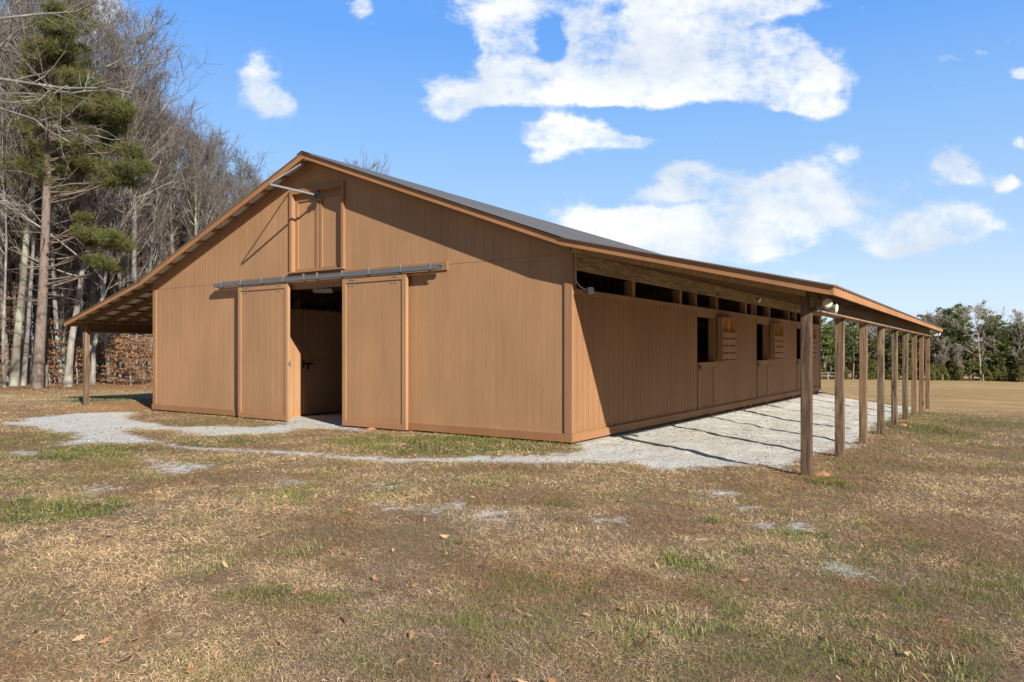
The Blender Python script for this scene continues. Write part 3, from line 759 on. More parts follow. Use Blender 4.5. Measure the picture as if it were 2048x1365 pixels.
# ---- inside the barn: aisle fronts, joists, loft floor, stall partitions
for a, s in ((-7.95, -1), (-4.55, 1)):
    for (b0, b1) in ((.19, 1.05), (2.4, 6.1), (7.4, 11.1), (12.4, 16.1), (17.4, 19.8)):
        m = MB(); strips(m, b0, b1, *sorted((a-.006, a+.006)), lambda q: -.05, lambda q: 2.52, along='y'); m.box(*sorted((a-.006*-s*-1+.0*s, a+s*.03)) if False else sorted((a+s*.0065, a+s*.03)), b0, b1, -.05, 2.52)
        m.build('aisle_partition', M['inside'], barn)
    for b0 in (1.06, 6.12, 11.12, 16.12):
        b1 = b0+1.27 if b0 > 2 else 2.38
        m = MB(); strips(m, b0+.01, b1-.01, *sorted((a-s*.004, a+s*.008)), lambda q: 0, lambda q: 2.5, along='y'); m.box(*sorted((a+s*.0085, a+s*.03)), b0+.01, b1-.01, 0, 2.5)
        d = m.build('aisle_door', M['inside'], barn)
        m = MB(); xx = sorted((a-s*.005, a-s*.028))
        for (q0, q1, r0_, r1) in ((b0+.01, b0+.1, 0, 2.5), (b1-.1, b1-.01, 0, 2.5), (b0+.1, b1-.1, 2.4, 2.5), (b0+.1, b1-.1, 1.17, 1.28), (b0+.1, b1-.1, 0, .1)): m.box(*xx, q0, q1, r0_, r1)
        m.build('door_frame', M['inside'], d)
        m = MB(); xx = sorted((a-s*.029, a-s*.045)); m.box(*xx, b0-.03, b0+.3, 1.2, 1.235); m.box(*xx, b0+.12, b0+.17, 1.08, 1.2); m.box(*xx, b0-.02, b0+.02, 1.12, 1.3); m.build('latch', M['iron'], d)
    for b in (.9, 2.41, 4.9, 7.4, 9.9, 12.4, 14.9, 17.4, 19.7): MB().box(*sorted((a+s*.032, a+s*.17)), b, b+.14, -.2, 2.98).build('aisle_post', M['rafter'], barn)
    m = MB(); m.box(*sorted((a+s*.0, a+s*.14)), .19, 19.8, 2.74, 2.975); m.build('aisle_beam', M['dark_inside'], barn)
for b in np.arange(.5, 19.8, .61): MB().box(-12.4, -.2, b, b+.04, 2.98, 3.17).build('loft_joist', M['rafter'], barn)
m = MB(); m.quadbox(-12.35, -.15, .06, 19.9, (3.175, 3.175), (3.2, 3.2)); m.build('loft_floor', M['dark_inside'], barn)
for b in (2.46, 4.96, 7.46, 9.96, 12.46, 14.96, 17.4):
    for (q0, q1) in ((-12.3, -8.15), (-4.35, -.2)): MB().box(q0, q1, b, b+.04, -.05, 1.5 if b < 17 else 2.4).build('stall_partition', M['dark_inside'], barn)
m = MB(); m.tube([(-7.86, .75, 2.45), (-7.86, .75, 2.9), (-7.84, .85, 2.98), (-7.84, 1.4, 2.98)], .014, 6); m.build('conduit', M['galv'], barn)

# ---- fittings that hang on the barn
def at_ab(a, b, z): x_, y_ = to_xy(a, b); return Vector((x_, y_, z))
A_ = Vector((cT, -sT, 0)); B_ = Vector((sT, cT, 0))
def lamp_head(parent, p, d, r=.062, glass='lamp_glass'):
    d = d.normalized(); m = MB(); m.tube([p-d*.15, p-d*.10, p-d*.05, p-d*.01, p], [.022, .028, r*.75, r, r*1.03], 20); h = m.build('lamp_head', M['lamp_body'], parent, smooth=False)
    m = MB(); m.tube([p+d*.0005, p+d*.012, p+d*.018], [r*.95, r*.8, r*.4], 20); m.build('lens', M[glass], h, smooth=False)
def place(name, loc, lab, cat, group=None):
    e = empty(name, loc); tag(e, lab, cat, group); return e
c0 = at_ab(3.83, .22, 2.10)
fl = place('floodlight', c0, 'twin grey floodlights with yellowed lenses on the nearest weathered post', 'floodlight', 'outdoor lamps on the barn')
def loc(p, e): return Vector(p)-e.location
pA = at(1655, 607, 10.0); pB = at(1673, 618, 10.05)
lamp_head(fl, loc(pA, fl), Vector((-.25, -1, .0)), .066); lamp_head(fl, loc(pB, fl), Vector((.75, -.55, -.12)), .066)
m = MB(); q0 = at(1640, 614, 10.15)
m.tube([loc(q0, fl), loc(pA+Vector((.03,.15,.0)), fl)], .012, 6); m.tube([loc(q0, fl), loc(pB+Vector((-.12,.09,.02)), fl)], .012, 6)
m.tube([loc(q0+Vector((-.07,0,-.03)), fl), loc(q0+Vector((0,0,-.02)), fl)], .035, 10)
m.tube([loc(q0+Vector((-.05,0,-.03)), fl), loc(at(1633,628,10.2), fl), loc(at(1628,618,10.3), fl), loc(at(1624,600,10.3), fl)], .008, 5); m.build('mount', M['lamp_body'], fl)
w0 = at_ab(.04, 10.3, 2.98)
wl = place('floodlight', w0, 'single lamp on the eave beam above the second stall door', 'floodlight', 'outdoor lamps on the barn')
m = MB(); m.box(-.03, .03, -.05, .05, -.02, .1); m.tube([(0,0,.04), (.08,-.05,.05)], .015, 6); m.build('mount', M['lamp_body'], wl)
lamp_head(wl, Vector((.2, -.16, -.03)), Vector((.7, -.6, -.45)), .07)
m = MB(); m.tube([(.01,-.06,.0), (.01,-.1,-.15), (.0,-.09,-.40), (-.0,-.06,-.44)], .014, 6); m.build('conduit', M['galv_light'], wl)
e0 = at_ab(3.9, 20.55, 2.16)
el = place('floodlight', e0, 'white lamp under the far end of the long eave', 'floodlight', 'outdoor lamps on the barn')
lamp_head(el, Vector((.1,-.1,-.02)), Vector((.6,-.5,-.4)), .085, 'white_plastic'); m = MB(); m.tube([(-.2,-.35,-.02),(-.05,-.1,0),(.04,-.04,0)], .014, 6); m.box(-.3,-.15,-.42,-.3,-.06,.03); m.build('mount', M['lamp_body'], el)
jb = place('junction_box', at_ab(.075, .52, 2.55), 'grey metal junction box on the ledge below the vents near the barn corner', 'electrical box')
m = MB(); m.box(-.045, .045, -.06, .06, -.055, .055); m.tube([(0,0,.0),(.07,-.01,0)], .045, 10); m.build('box_body', M['grey_box'], jb)
path = [at_ab(*p) for p in ((.05,.06,3.13),(.05,.065,2.92),(.06,.045,2.78),(.06,.05,2.68),(.065,.18,2.60),(.07,.34,2.565),(.07,.45,2.57))]
m = MB(); m.tube([loc(p, jb) for p in path], .009, 6); m.build('cable', M['grey_box'], jb)
cf = place('ceiling_fixture', at_ab(-7.0, 1.0, 2.93), 'pale box fixture hanging just inside the open barn doorway', 'light fixture')
m = MB(); m.box(-.32, .12, -.1, .1, -.05, .03); m.box(-.02, .0, -.04, .04, .03, .06); m.build('housing', M['white_plastic'], cf)
m = MB(); m.box(-.3, .1, -.08, .08, -.062, -.051); m.build('lens', M['lamp_glass'], cf)

# stones and clay at the foot of the doors and posts
def lump(name, px, py, r, h, mat, seed, label, cat, group=None, loc_=None):
    x_, y_ = loc_ if loc_ else ground_at(px, py); rr = random.Random(seed); m = MB(); n, k = 14, 5
    ph = [rr.uniform(0, 6.28) for _ in range(4)]; vs = [(0, 0, h)]; fs = []
    for j in range(1, k+1):
        t = j/k
        for i in range(n):
            a = 6.283*i/n; q = 1+.22*math.sin(a*2+ph[0])+.14*math.sin(a*3+ph[1])+.08*math.sin(a*5+ph[2])+rr.uniform(-.06,.06)
            vs.append((r*t*q*math.cos(a), r*t*q*math.sin(a), h*(1-t**1.6)*rr.uniform(.85,1.1)-.03*(j == k)))
    fs += [(0, 1+i, 1+(i+1) % n) for i in range(n)]
    for j in range(k-1):
        for i in range(n): p, q = 1+j*n+i, 1+j*n+(i+1) % n; fs.append((p, p+n, q+n, q))
    m.add(vs, fs); o = m.build(name, M[mat], None, smooth=True); o.location = (x_, y_, hz1(x_, y_)-.01); tag(o, label, cat, group); return o
px1 = to_xy(3.80, .12)
lump('clay_mound', 0, 0, .17, .08, 'clay', 1, 'orange clay heaped against the foot of the nearest post', 'clay mound', loc_=(px1[0]+.07, px1[1]-.02))
px2 = to_xy(3.86, 10.1)
lump('clay_mound', 0, 0, .17, .07, 'clay', 2, 'orange clay heap at the foot of the fifth post', 'clay mound', loc_=px2)
lump('field_stone', 746, 859, .13, .06, 'clay', 3, 'flat reddish stone under the right sliding door', 'stone')

# ------------------------------------------------------------------ trees
def bark_mat(name, dark, light, patch=None, sc=6):
    t = NT(name, .9, .15); P = t.tc.outputs['Object']
    n = t.noise(t.map((1,1,.3)), sc, 5, .7); n2 = t.noise(t.map((1,1,.5)), sc*.35, 4, .6)
    c = t.mix(t.range(n, .3, .7), dark, light)
    c = t.mix(t.range(t.rnd(), 0, 1, 0, .35), c, tuple(x*.6 for x in dark))
    if patch: c = t.mix(t.range(n2, .5, .62, 0, .75), c, patch)
    t.col(c); t.bump(n, .6, .02); return t.done()
def twig_mat(name, dark, light):
    t = NT(name, .9, .1); t.col(t.mix(t.island(), dark, light)); return t.done()
def leaf_mat(name, c0_, c1_, c2_, transl=.25):
    t = NT(name, .75, .2); i = t.island()
    n = t.noise(t.map((1,1,1)), 1.2, 3, .6)
    c = t.mix(i, c0_, c1_); c = t.mix(t.range(n, .35, .65, 0, .7), c, c2_)
    t.col(c)
    if transl:
        tr = t.n.new('ShaderNodeBsdfTranslucent'); t.l.new(c, tr.inputs[0]); mx = t.n.new('ShaderNodeMixShader'); mx.inputs[0].default_value = transl
        out = t.n['Material Output']; t.l.new(t.b.outputs[0], mx.inputs[1]); t.l.new(tr.outputs[0], mx.inputs[2]); t.l.new(mx.outputs[0], out.inputs[0])
    return t.done()
M['bark_grey'] = bark_mat('grey_bark', (.12,.108,.095), (.33,.305,.27), (.38,.38,.33))
M['bark_pale'] = bark_mat('pale_beech_bark', (.24,.22,.19), (.44,.41,.36), (.17,.15,.13), 4)
M['bark_lichen'] = bark_mat('lichened_bark', (.16,.14,.11), (.30,.27,.22), (.38,.41,.31), 5)
M['bark_pine'] = bark_mat('pine_bark', (.13,.095,.08), (.31,.25,.21), None, 9)
M['bark_dark'] = bark_mat('dark_bark', (.10,.08,.065), (.22,.18,.15))
M['twig'] = twig_mat('bare_twigs', (.085,.072,.065), (.25,.22,.195))
M['twig_pale'] = twig_mat('pale_bare_twigs', (.22,.19,.16), (.42,.37,.31))
M['twig_red'] = twig_mat('reddish_bare_twigs', (.10,.078,.07), (.26,.205,.18))
M['needle'] = leaf_mat('pine_needles', (.035,.055,.018), (.14,.16,.045), (.19,.165,.055), .2)
M['needle_far'] = leaf_mat('far_pine_needles', (.06,.11,.03), (.17,.24,.07), (.25,.26,.08), .3)
M['cedar'] = leaf_mat('olive_cedar_foliage', (.09,.11,.03), (.24,.25,.075), (.18,.15,.055), .3)
M['dark_green'] = leaf_mat('dark_evergreen_foliage', (.035,.065,.022), (.11,.155,.05), (.10,.12,.035), .3)
M['beech_leaf'] = leaf_mat('dry_beech_leaves', (.22,.12,.065), (.50,.31,.17), (.30,.16,.085), .3)

def seg_tubes(paths, n):
    """paths: list of (points (k,3), radii (k)) all with the same k -> verts, quads"""
    P = np.array([p for p, _ in paths], float); Rr = np.array([r for _, r in paths], float)
    m, k, _ = P.shape
    T = np.empty_like(P); T[:,1:-1] = P[:,2:]-P[:,:-2]; T[:,0] = P[:,1]-P[:,0]; T[:,-1] = P[:,-1]-P[:,-2]
    T /= np.linalg.norm(T, axis=2, keepdims=True)+1e-9
    up = np.where(np.abs(T[...,2:3]) > .9, np.array([1.,0,0]), np.array([0,0,1.]))
    A = np.cross(T, up); A /= np.linalg.norm(A, axis=2, keepdims=True)+1e-9; B = np.cross(T, A)
    ang = np.arange(n)*2*math.pi/n
    V = P[:,:,None,:]+Rr[:,:,None,None]*(A[:,:,None,:]*np.cos(ang)[None,None,:,None]+B[:,:,None,:]*np.sin(ang)[None,None,:,None])
    V = V.reshape(-1, 3)
    base = (np.arange(m)[:,None,None]*k+np.arange(k-1)[None,:,None])*n
    i = np.arange(n)[None,None,:]; j = (np.arange(n)+1)[None,None,:] % n
    Q = np.stack([base+i, base+j, base+n+j, base+n+i], -1).reshape(-1, 4)
    return V, Q
def join(parts):
    V = []; Q = []; off = 0
    for v, q in parts:
        V.append(v); Q.append(q+off); off += len(v)
    return np.concatenate(V), np.concatenate(Q)
def quads_obj(name, VQ, mat, parent):
    V, Q = VQ; return np_mesh(name, V, Q.ravel(), np.full(len(Q), Q.shape[1]), mat, parent)

def grow_path(rng, p, d, length, k, wander, up=0.0):
    pts = [p]; d = d/np.linalg.norm(d)
    for i in range(k-1):
        d = d+rng.normal(0, wander, 3)+np.array([0,0,up]); d /= np.linalg.norm(d)
        pts.append(pts[-1]+d*length/(k-1))
    return np.array(pts)
def bare_tree(seed, height, r0, trunk=None, crown_from=.35, spread=.26, limbs=34, sub=7, twigs=7, twig_r=.0088, mats=('bark_grey', 'twig'), up=.10, name='bare_tree', lean=.0, label=None, group=None, angle=(25, 55), droop=0):
    rng = np.random.default_rng(seed)
    root = empty(name)
    if trunk is None:
        d = np.array([rng.normal(0, .03)+lean, rng.normal(0, .03), 1.0]); trunk = grow_path(rng, np.array([0,0,-.3]), d, height, 12, .035, .02)
    k = len(trunk); tt = np.linspace(0, 1, k); rad = r0*(1-tt)**.8*.93+r0*.05; rad[0] = r0*1.35
    quads_obj('trunk', seg_tubes([(trunk, rad)], 9), M[mats[0]], root)
    def tp(t):
        f = t*(k-1); i = min(int(f), k-2); w = f-i; return trunk[i]*(1-w)+trunk[i+1]*w, np.interp(t, tt, rad), trunk[i+1]-trunk[i]
    L1 = []; L2 = []; L3 = []; L4 = []
    for i in range(limbs):
        t = crown_from+(1-crown_from)*(i+rng.random())/limbs*.98; p, r, td = tp(t)
        az = rng.random()*6.283; el = R(rng.uniform(*angle)); d = np.array([math.sin(el)*math.cos(az), math.sin(el)*math.sin(az), math.cos(el)])
        u_ = (t-crown_from)/(1-crown_from); ln = height*spread*(.35+.75*math.sin(math.pi*min(1, u_*.75+.22)))*rng.uniform(.5, 1.15)+.4
        q = grow_path(rng, p, d, ln, 6, .13, up); rr = r*rng.uniform(.3, .5)*np.linspace(1, .2, 6)+.006; L1.append((q, rr))
        for j in range(sub):
            s = rng.uniform(.2, 1); f = s*5; a = min(int(f), 4); p2 = q[a]+(q[a+1]-q[a])*(f-a); dd = (q[a+1]-q[a])/np.linalg.norm(q[a+1]-q[a])
            d2 = dd+rng.normal(0, .5, 3)+np.array([0,0,.15-droop]); l2 = ln*rng.uniform(.25, .5)*(1.2-s*.5); q2 = grow_path(rng, p2, d2, l2, 4, .16, up*.6-droop*.3)
            r2 = np.interp(f, range(6), rr)*.5; L2.append((q2, np.linspace(r2, r2*.35+.003, 4)+.002))
            for m_ in range(twigs):
                s3 = rng.uniform(.15, 1); f3 = s3*3; b = min(int(f3), 2); p3 = q2[b]+(q2[b+1]-q2[b])*(f3-b); d3 = (q2[b+1]-q2[b])/np.linalg.norm(q2[b+1]-q2[b])+rng.normal(0, .45, 3)+np.array([0,0,.15-droop])
                q3 = grow_path(rng, p3, d3, l2*rng.uniform(.3, .7), 3, .2, .05-droop*.4); L3.append((q3, np.array([twig_r, twig_r*.8, twig_r*.4])))
                if rng.random() < .8:
                    d4 = d3/np.linalg.norm(d3)+rng.normal(0, .5, 3); q4 = grow_path(rng, q3[1], d4, l2*.3, 2, .2); L4.append((q4, np.array([twig_r*.7, twig_r*.35])))
    quads_obj('limbs', join([seg_tubes(L1, 5), seg_tubes(L2, 3)]), M[mats[0]], root)
    quads_obj('crown', join([seg_tubes(L3, 3)]+([seg_tubes(L4, 3)] if L4 else [])), M[mats[1]], root)
    tag(root, label, 'tree', group)
    return root

def leaf_cloud(rng, centres, radii, per, size, flat=.6, aspect=1.0):
    """small quads scattered in ellipsoids"""
    c = np.repeat(np.asarray(centres), per, 0); r = np.repeat(np.asarray(radii), per, 0)
    n = len(c); u = rng.normal(0, 1, (n, 3)); u /= np.linalg.norm(u, axis=1, keepdims=True); u *= rng.random((n, 1))**.45
    p = c+u*r
    d = rng.normal(0, 1, (n, 3)); d[:,2] *= flat; d /= np.linalg.norm(d, axis=1, keepdims=True)
    e = np.cross(d, rng.normal(0, 1, (n, 3))); e /= np.linalg.norm(e, axis=1, keepdims=True)
    s = size*rng.uniform(.6, 1.3, (n, 1)); h = d*s; w = e*s*aspect*.5
    V = np.stack([p-h*.5-w*.3, p-h*.1-w, p+h*.5, p-h*.1+w], 1).reshape(-1, 3)
    Q = np.arange(n*4).reshape(-1, 4); return V, Q

def needles(rng, centres, radii, per, length, width):
    """pine sprays: thin blades radiating from the clump, pointing up and out"""
    c = np.repeat(np.asarray(centres), per, 0); r = np.repeat(np.asarray(radii), per, 0); n = len(c)
    u = rng.normal(0, 1, (n, 3)); u /= np.linalg.norm(u, axis=1, keepdims=True); p = c+u*r*rng.random((n, 1))**.5
    d = u+rng.normal(0, .5, (n, 3))+np.array([0,0,.5]); d /= np.linalg.norm(d, axis=1, keepdims=True)
    e = np.cross(d, rng.normal(0, 1, (n, 3))); e /= np.linalg.norm(e, axis=1, keepdims=True)
    l = length*rng.uniform(.6, 1.2, (n, 1)); w = width
    V = np.stack([p-e*w, p+e*w, p+d*l+e*w*.6, p+d*l-e*w*.6], 1).reshape(-1, 3); return V, np.arange(n*4).reshape(-1, 4)

# ---- the woods on the left: eight kinds of bare hardwood, copied through the stand
def put(o, x, y, rz, s, label, group):
    o.location = (x, y, hz1(x, y)-.05); o.rotation_euler = (0, 0, rz); o.scale = (s, s, s*1.0); tag(o, label, 'tree', group); return o
protos = [
 (bare_tree(11, 17, .16, spread=.22, crown_from=.50, angle=(12, 35), mats=('bark_grey', 'twig')), 'grey bare upswept hardwood'),
 (bare_tree(12, 19, .20, spread=.24, crown_from=.52, angle=(15, 42), mats=('bark_lichen', 'twig')), 'bare hardwood with lichened trunk'),
 (bare_tree(13, 15, .12, spread=.24, crown_from=.36, angle=(20, 50), mats=('bark_grey', 'twig_red')), 'slim bare reddish tree'),
 (bare_tree(14, 13, .10, spread=.26, crown_from=.2, angle=(20, 60), mats=('bark_dark', 'twig')), 'small dark bare tree'),
 (bare_tree(15, 18, .17, spread=.25, crown_from=.45, angle=(20, 50), mats=('bark_pale', 'twig_pale')), 'pale bare tree'),
 (bare_tree(16, 9, .06, spread=.30, crown_from=.08, angle=(25, 65), limbs=30, mats=('bark_dark', 'twig_red')), 'low brushy sapling'),
]
rng = random.Random(5)
spots = []
def far_enough(x, y, dmin):
    return all((x-a)**2+(y-b)**2 > dmin*dmin for a, b in spots)
WHERE = lambda px: ('left of the tall pine' if px < 60 else 'behind the tall pine' if px < 140 else 'above the left lean-to' if px < 290 else 'over the lower left roof slope' if px < 400 else 'over the mid left roof slope' if px < 480 else 'over the upper left roof slope' if px < 620 else 'peeking over the right roof slope')
DEEP = lambda Y: 'at the wood edge' if Y < 41 else 'second rank' if Y < 46 else 'mid wood' if Y < 53 else 'far back' if Y < 61 else 'farthest back'
first = [True]*len(protos)
def plant(i, x, y, s):
    p, lab = protos[i]
    o = p if first[i] else copy_tree(p); first[i] = False
    put(o, x, y, rng.uniform(0, 6.28), s, '%s, %s, %s' % (lab, WHERE(x/y*F+1024), DEEP(y)), ['tall grey bare trees of the left woods','lichened bare trees of the left woods','reddish bare trees of the left woods','dark understory trees of the left woods','pale bare trees of the left woods','brushy saplings of the left woods'][i])
    spots.append((x, y))
cnt = 0
plant(0, (738-1024)/F*62, 62, 1.0)
for q_, Y_, s_ in ((325,50,1.02),(345,52,1.0),(405,52,.93),(432,53,.96),(493,54,.90),(378,51,.98),(418,50,.93),(515,55,.84),(300,51,.9),(462,55,.86),(240,47,1.0)): plant(0, (q_-1024)/F*Y_, Y_, s_)
for tries in range(6000):
    if cnt >= 215: break
    px = rng.uniform(-300, 600); Y = 36+34*rng.random()**1.15
    x = (px-1024)/F*Y; a, b = to_ab(x, Y)
    if a > -19 and b < 24: continue
    if b < 24 and a > -19: continue
    if px > 280 and Y < 46: continue
    if px > 560: continue
    if not far_enough(x, Y, 1.25): continue
    i = rng.choices(range(6), [4, 3, 2.4, 1.5, 2.0, 1.6])[0]
    s = rng.uniform(.85, 1.15)
    if px > 280:
        if i in (0, 1, 4) and rng.random() < .72: i = rng.choice([2, 2, 5, 3]); 
        s *= {0: .86, 1: .78, 2: .80, 3: .9, 4: .80, 5: 1.3}[i]
        if px > 420: s *= .92
    plant(i, x, Y, s); cnt += 1

# named trees at the edge of the woods, each with the course of its trunk
def px_trunk(pts, Y, n=12):
    P = np.array([at(px, py, Y) for px, py in pts]); d = np.concatenate([[0], np.cumsum(np.linalg.norm(np.diff(P, axis=0), axis=1))]); q = np.linspace(0, d[-1], n)
    W_ = np.stack([np.interp(q, d, P[:,i]) for i in range(3)], 1); base = W_[0].copy(); W_ -= base; return W_, base
def edge_tree(seed, pts, Y, r0, label, mats, **kw):
    tr, base = px_trunk(pts, Y); hgt = tr[-1][2]; rr = np.random.default_rng(seed); tr[1:-1,1] += np.cumsum(rr.normal(0, .08, len(tr)-2))
    tr[0,2] -= .25
    o = bare_tree(seed, hgt, r0, trunk=tr, mats=mats, **kw); o.location = (base[0], base[1], hz1(base[0], base[1])); tag(o, label, 'tree')
    spots.append((base[0], base[1])); return o
edge_tree(31, [(28,768),(36,660),(45,560),(54,470),(62,400),(74,300),(84,200),(92,80),(95,-40)], 33, .175, 'thick trunk blotched with pale green lichen, left of the tall pine', ('bark_lichen','twig'), crown_from=.5, angle=(20,50))
edge_tree(32, [(46,768),(53,650),(60,520),(64,440),(70,300),(78,150),(84,20)], 33.5, .105, 'slender grey trunk close beside the tall pine', ('bark_grey','twig'), crown_from=.5, angle=(15,40))
edge_tree(33, [(134,768),(140,700),(150,630),(163,555),(178,490),(202,410),(232,330),(250,280)], 32.5, .165, 'pale beech leaning right over the lean-to roof', ('bark_pale','twig_pale'), crown_from=.42, spread=.36, limbs=13, sub=5, twigs=5, angle=(35,80), up=.04, droop=.10)
edge_tree(34, [(184,766),(190,690),(198,610),(208,540),(216,450),(226,380)], 35, .12, 'pale slim trunk seen just right of the left lean-to post', ('bark_pale','twig_pale'), crown_from=.4, spread=.4, limbs=12, sub=5, twigs=5, angle=(30,80), up=.05)
edge_tree(35, [(10,768),(8,650),(7,520),(3,400),(0,250),(-5,120)], 32, .07, 'thin young trunk at the far left margin', ('bark_grey','twig'), crown_from=.4, angle=(20,50))
edge_tree(36, [(126,760),(128,640),(131,520),(136,400),(142,290),(150,190),(158,90),(160,10)], 39, .13, 'straight grey trunk behind the leaning beech', ('bark_grey','twig'), crown_from=.4, angle=(15,40))
edge_tree(37, [(240,765),(243,660),(247,560),(250,450),(262,340)], 41, .10, 'thin grey tree seen under the left lean-to roof', ('bark_grey','twig_red'), crown_from=.3, angle=(20,50))
edge_tree(38, [(285,765),(287,690),(292,600),(300,480),(312,380),(320,260)], 43, .13, 'bare tree rising just behind the left roof slope', ('bark_grey','twig_red'), crown_from=.3, angle=(10,35))
# big limbs of a tree standing outside the left edge
def limb_tree():
    root = empty('bare_tree'); Y = 19.0; rngn = np.random.default_rng(77); L1 = []; L2 = []; L3 = []
    base = at(-260, 810, Y); base.z = hz1(base.x, base.y)
    tr = np.array([at(-260+i*8, 810-i*105, Y)-base for i in range(13)]); tr[0,2] -= .3; tr[1:,:2] += rngn.normal(0, .12, (12, 2))
    quads_obj('trunk', seg_tubes([(tr, np.linspace(.30, .03, 13))], 12), M['bark_grey'], root)
    for pts, r in (([(-240,310),(-120,200),(0,166),(60,171),(110,180),(150,181),(180,172),(225,168),(262,186)], .075),
                   ([(-245,400),(-150,290),(0,228),(60,243),(100,254),(150,280),(195,312),(235,330)], .062),
                   ([(-235,260),(-90,150),(0,84),(30,62),(60,40),(100,16),(150,11),(205,12)], .07),
                   ([(-60,130),(0,60),(14,20),(26,-20),(40,-60)], .05), ([(110,180),(128,168),(150,140),(172,118),(200,108)], .03), ([(150,181),(130,200),(100,218),(80,222)], .028),
                   ([(60,243),(90,238),(130,262),(170,262)], .02), ([(-200,470),(-100,420),(0,400),(40,408)], .04)):
        q = np.array([at(px, py, Y)-base for px, py in pts]); q[:,1] += np.cumsum(rngn.normal(0, .25, len(q)))
        kk = 9; d = np.concatenate([[0], np.cumsum(np.linalg.norm(np.diff(q, axis=0), axis=1))]); s = np.linspace(0, d[-1], kk)
        q = np.stack([np.interp(s, d, q[:,i]) for i in range(3)], 1); q[1:-1] += rngn.normal(0, .05, (kk-2, 3)); rr = np.linspace(r, r*.22, kk); L1.append((q, rr))
        for j in range(15):
            f = rngn.uniform(1.5, kk-1); a = min(int(f), kk-2); p = q[a]+(q[a+1]-q[a])*(f-a); dd = (q[a+1]-q[a])/np.linalg.norm(q[a+1]-q[a])
            q2 = grow_path(rngn, p, dd*1.1+rngn.normal(0, .55, 3), rngn.uniform(.5, 1.5), 4, .2, .03); L2.append((q2, np.linspace(.014, .005, 4)))
            for m_ in range(7):
                b = rngn.integers(0, 3); d3 = (q2[b+1]-q2[b])/np.linalg.norm(q2[b+1]-q2[b])+rngn.normal(0, .6, 3); L3.append((grow_path(rngn, q2[b+1], d3, rngn.uniform(.15, .5), 3, .25), np.array([.006,.005,.003])))
    for i in range(30):
        f = rngn.uniform(6.5, 11.9); a = int(f); p = tr[a]+(tr[a+1]-tr[a])*(f-a); az = rngn.uniform(1.3, 5.2); q = grow_path(rngn, p, np.array([math.cos(az)*.8, math.sin(az)*.8, .75]), rngn.uniform(1.2, 2.8), 9, .16, .02); L1.append((q, np.linspace(.05, .012, 9)))
        for j in range(9):
            b = rngn.integers(2, 8); q2 = grow_path(rngn, q[b], q[b]-q[b-1]+rngn.normal(0, .25, 3), rngn.uniform(.5, 1.3), 4, .2, .03); L2.append((q2, np.linspace(.014, .005, 4)))
            for m_ in range(6):
                c = rngn.integers(0, 3); d3 = (q2[c+1]-q2[c])/np.linalg.norm(q2[c+1]-q2[c])+rngn.normal(0, .6, 3); L3.append((grow_path(rngn, q2[c+1], d3, rngn.uniform(.15, .5), 3, .25), np.array([.006,.005,.003])))
    quads_obj('limbs', join([seg_tubes(L1, 7), seg_tubes(L2, 4)]), M['bark_grey'], root); quads_obj('crown', seg_tubes(L3, 3), M['twig'], root)
    root.location = base; tag(root, 'grey limbs of a bare tree reaching in across the top left corner', 'tree')
limb_tree()

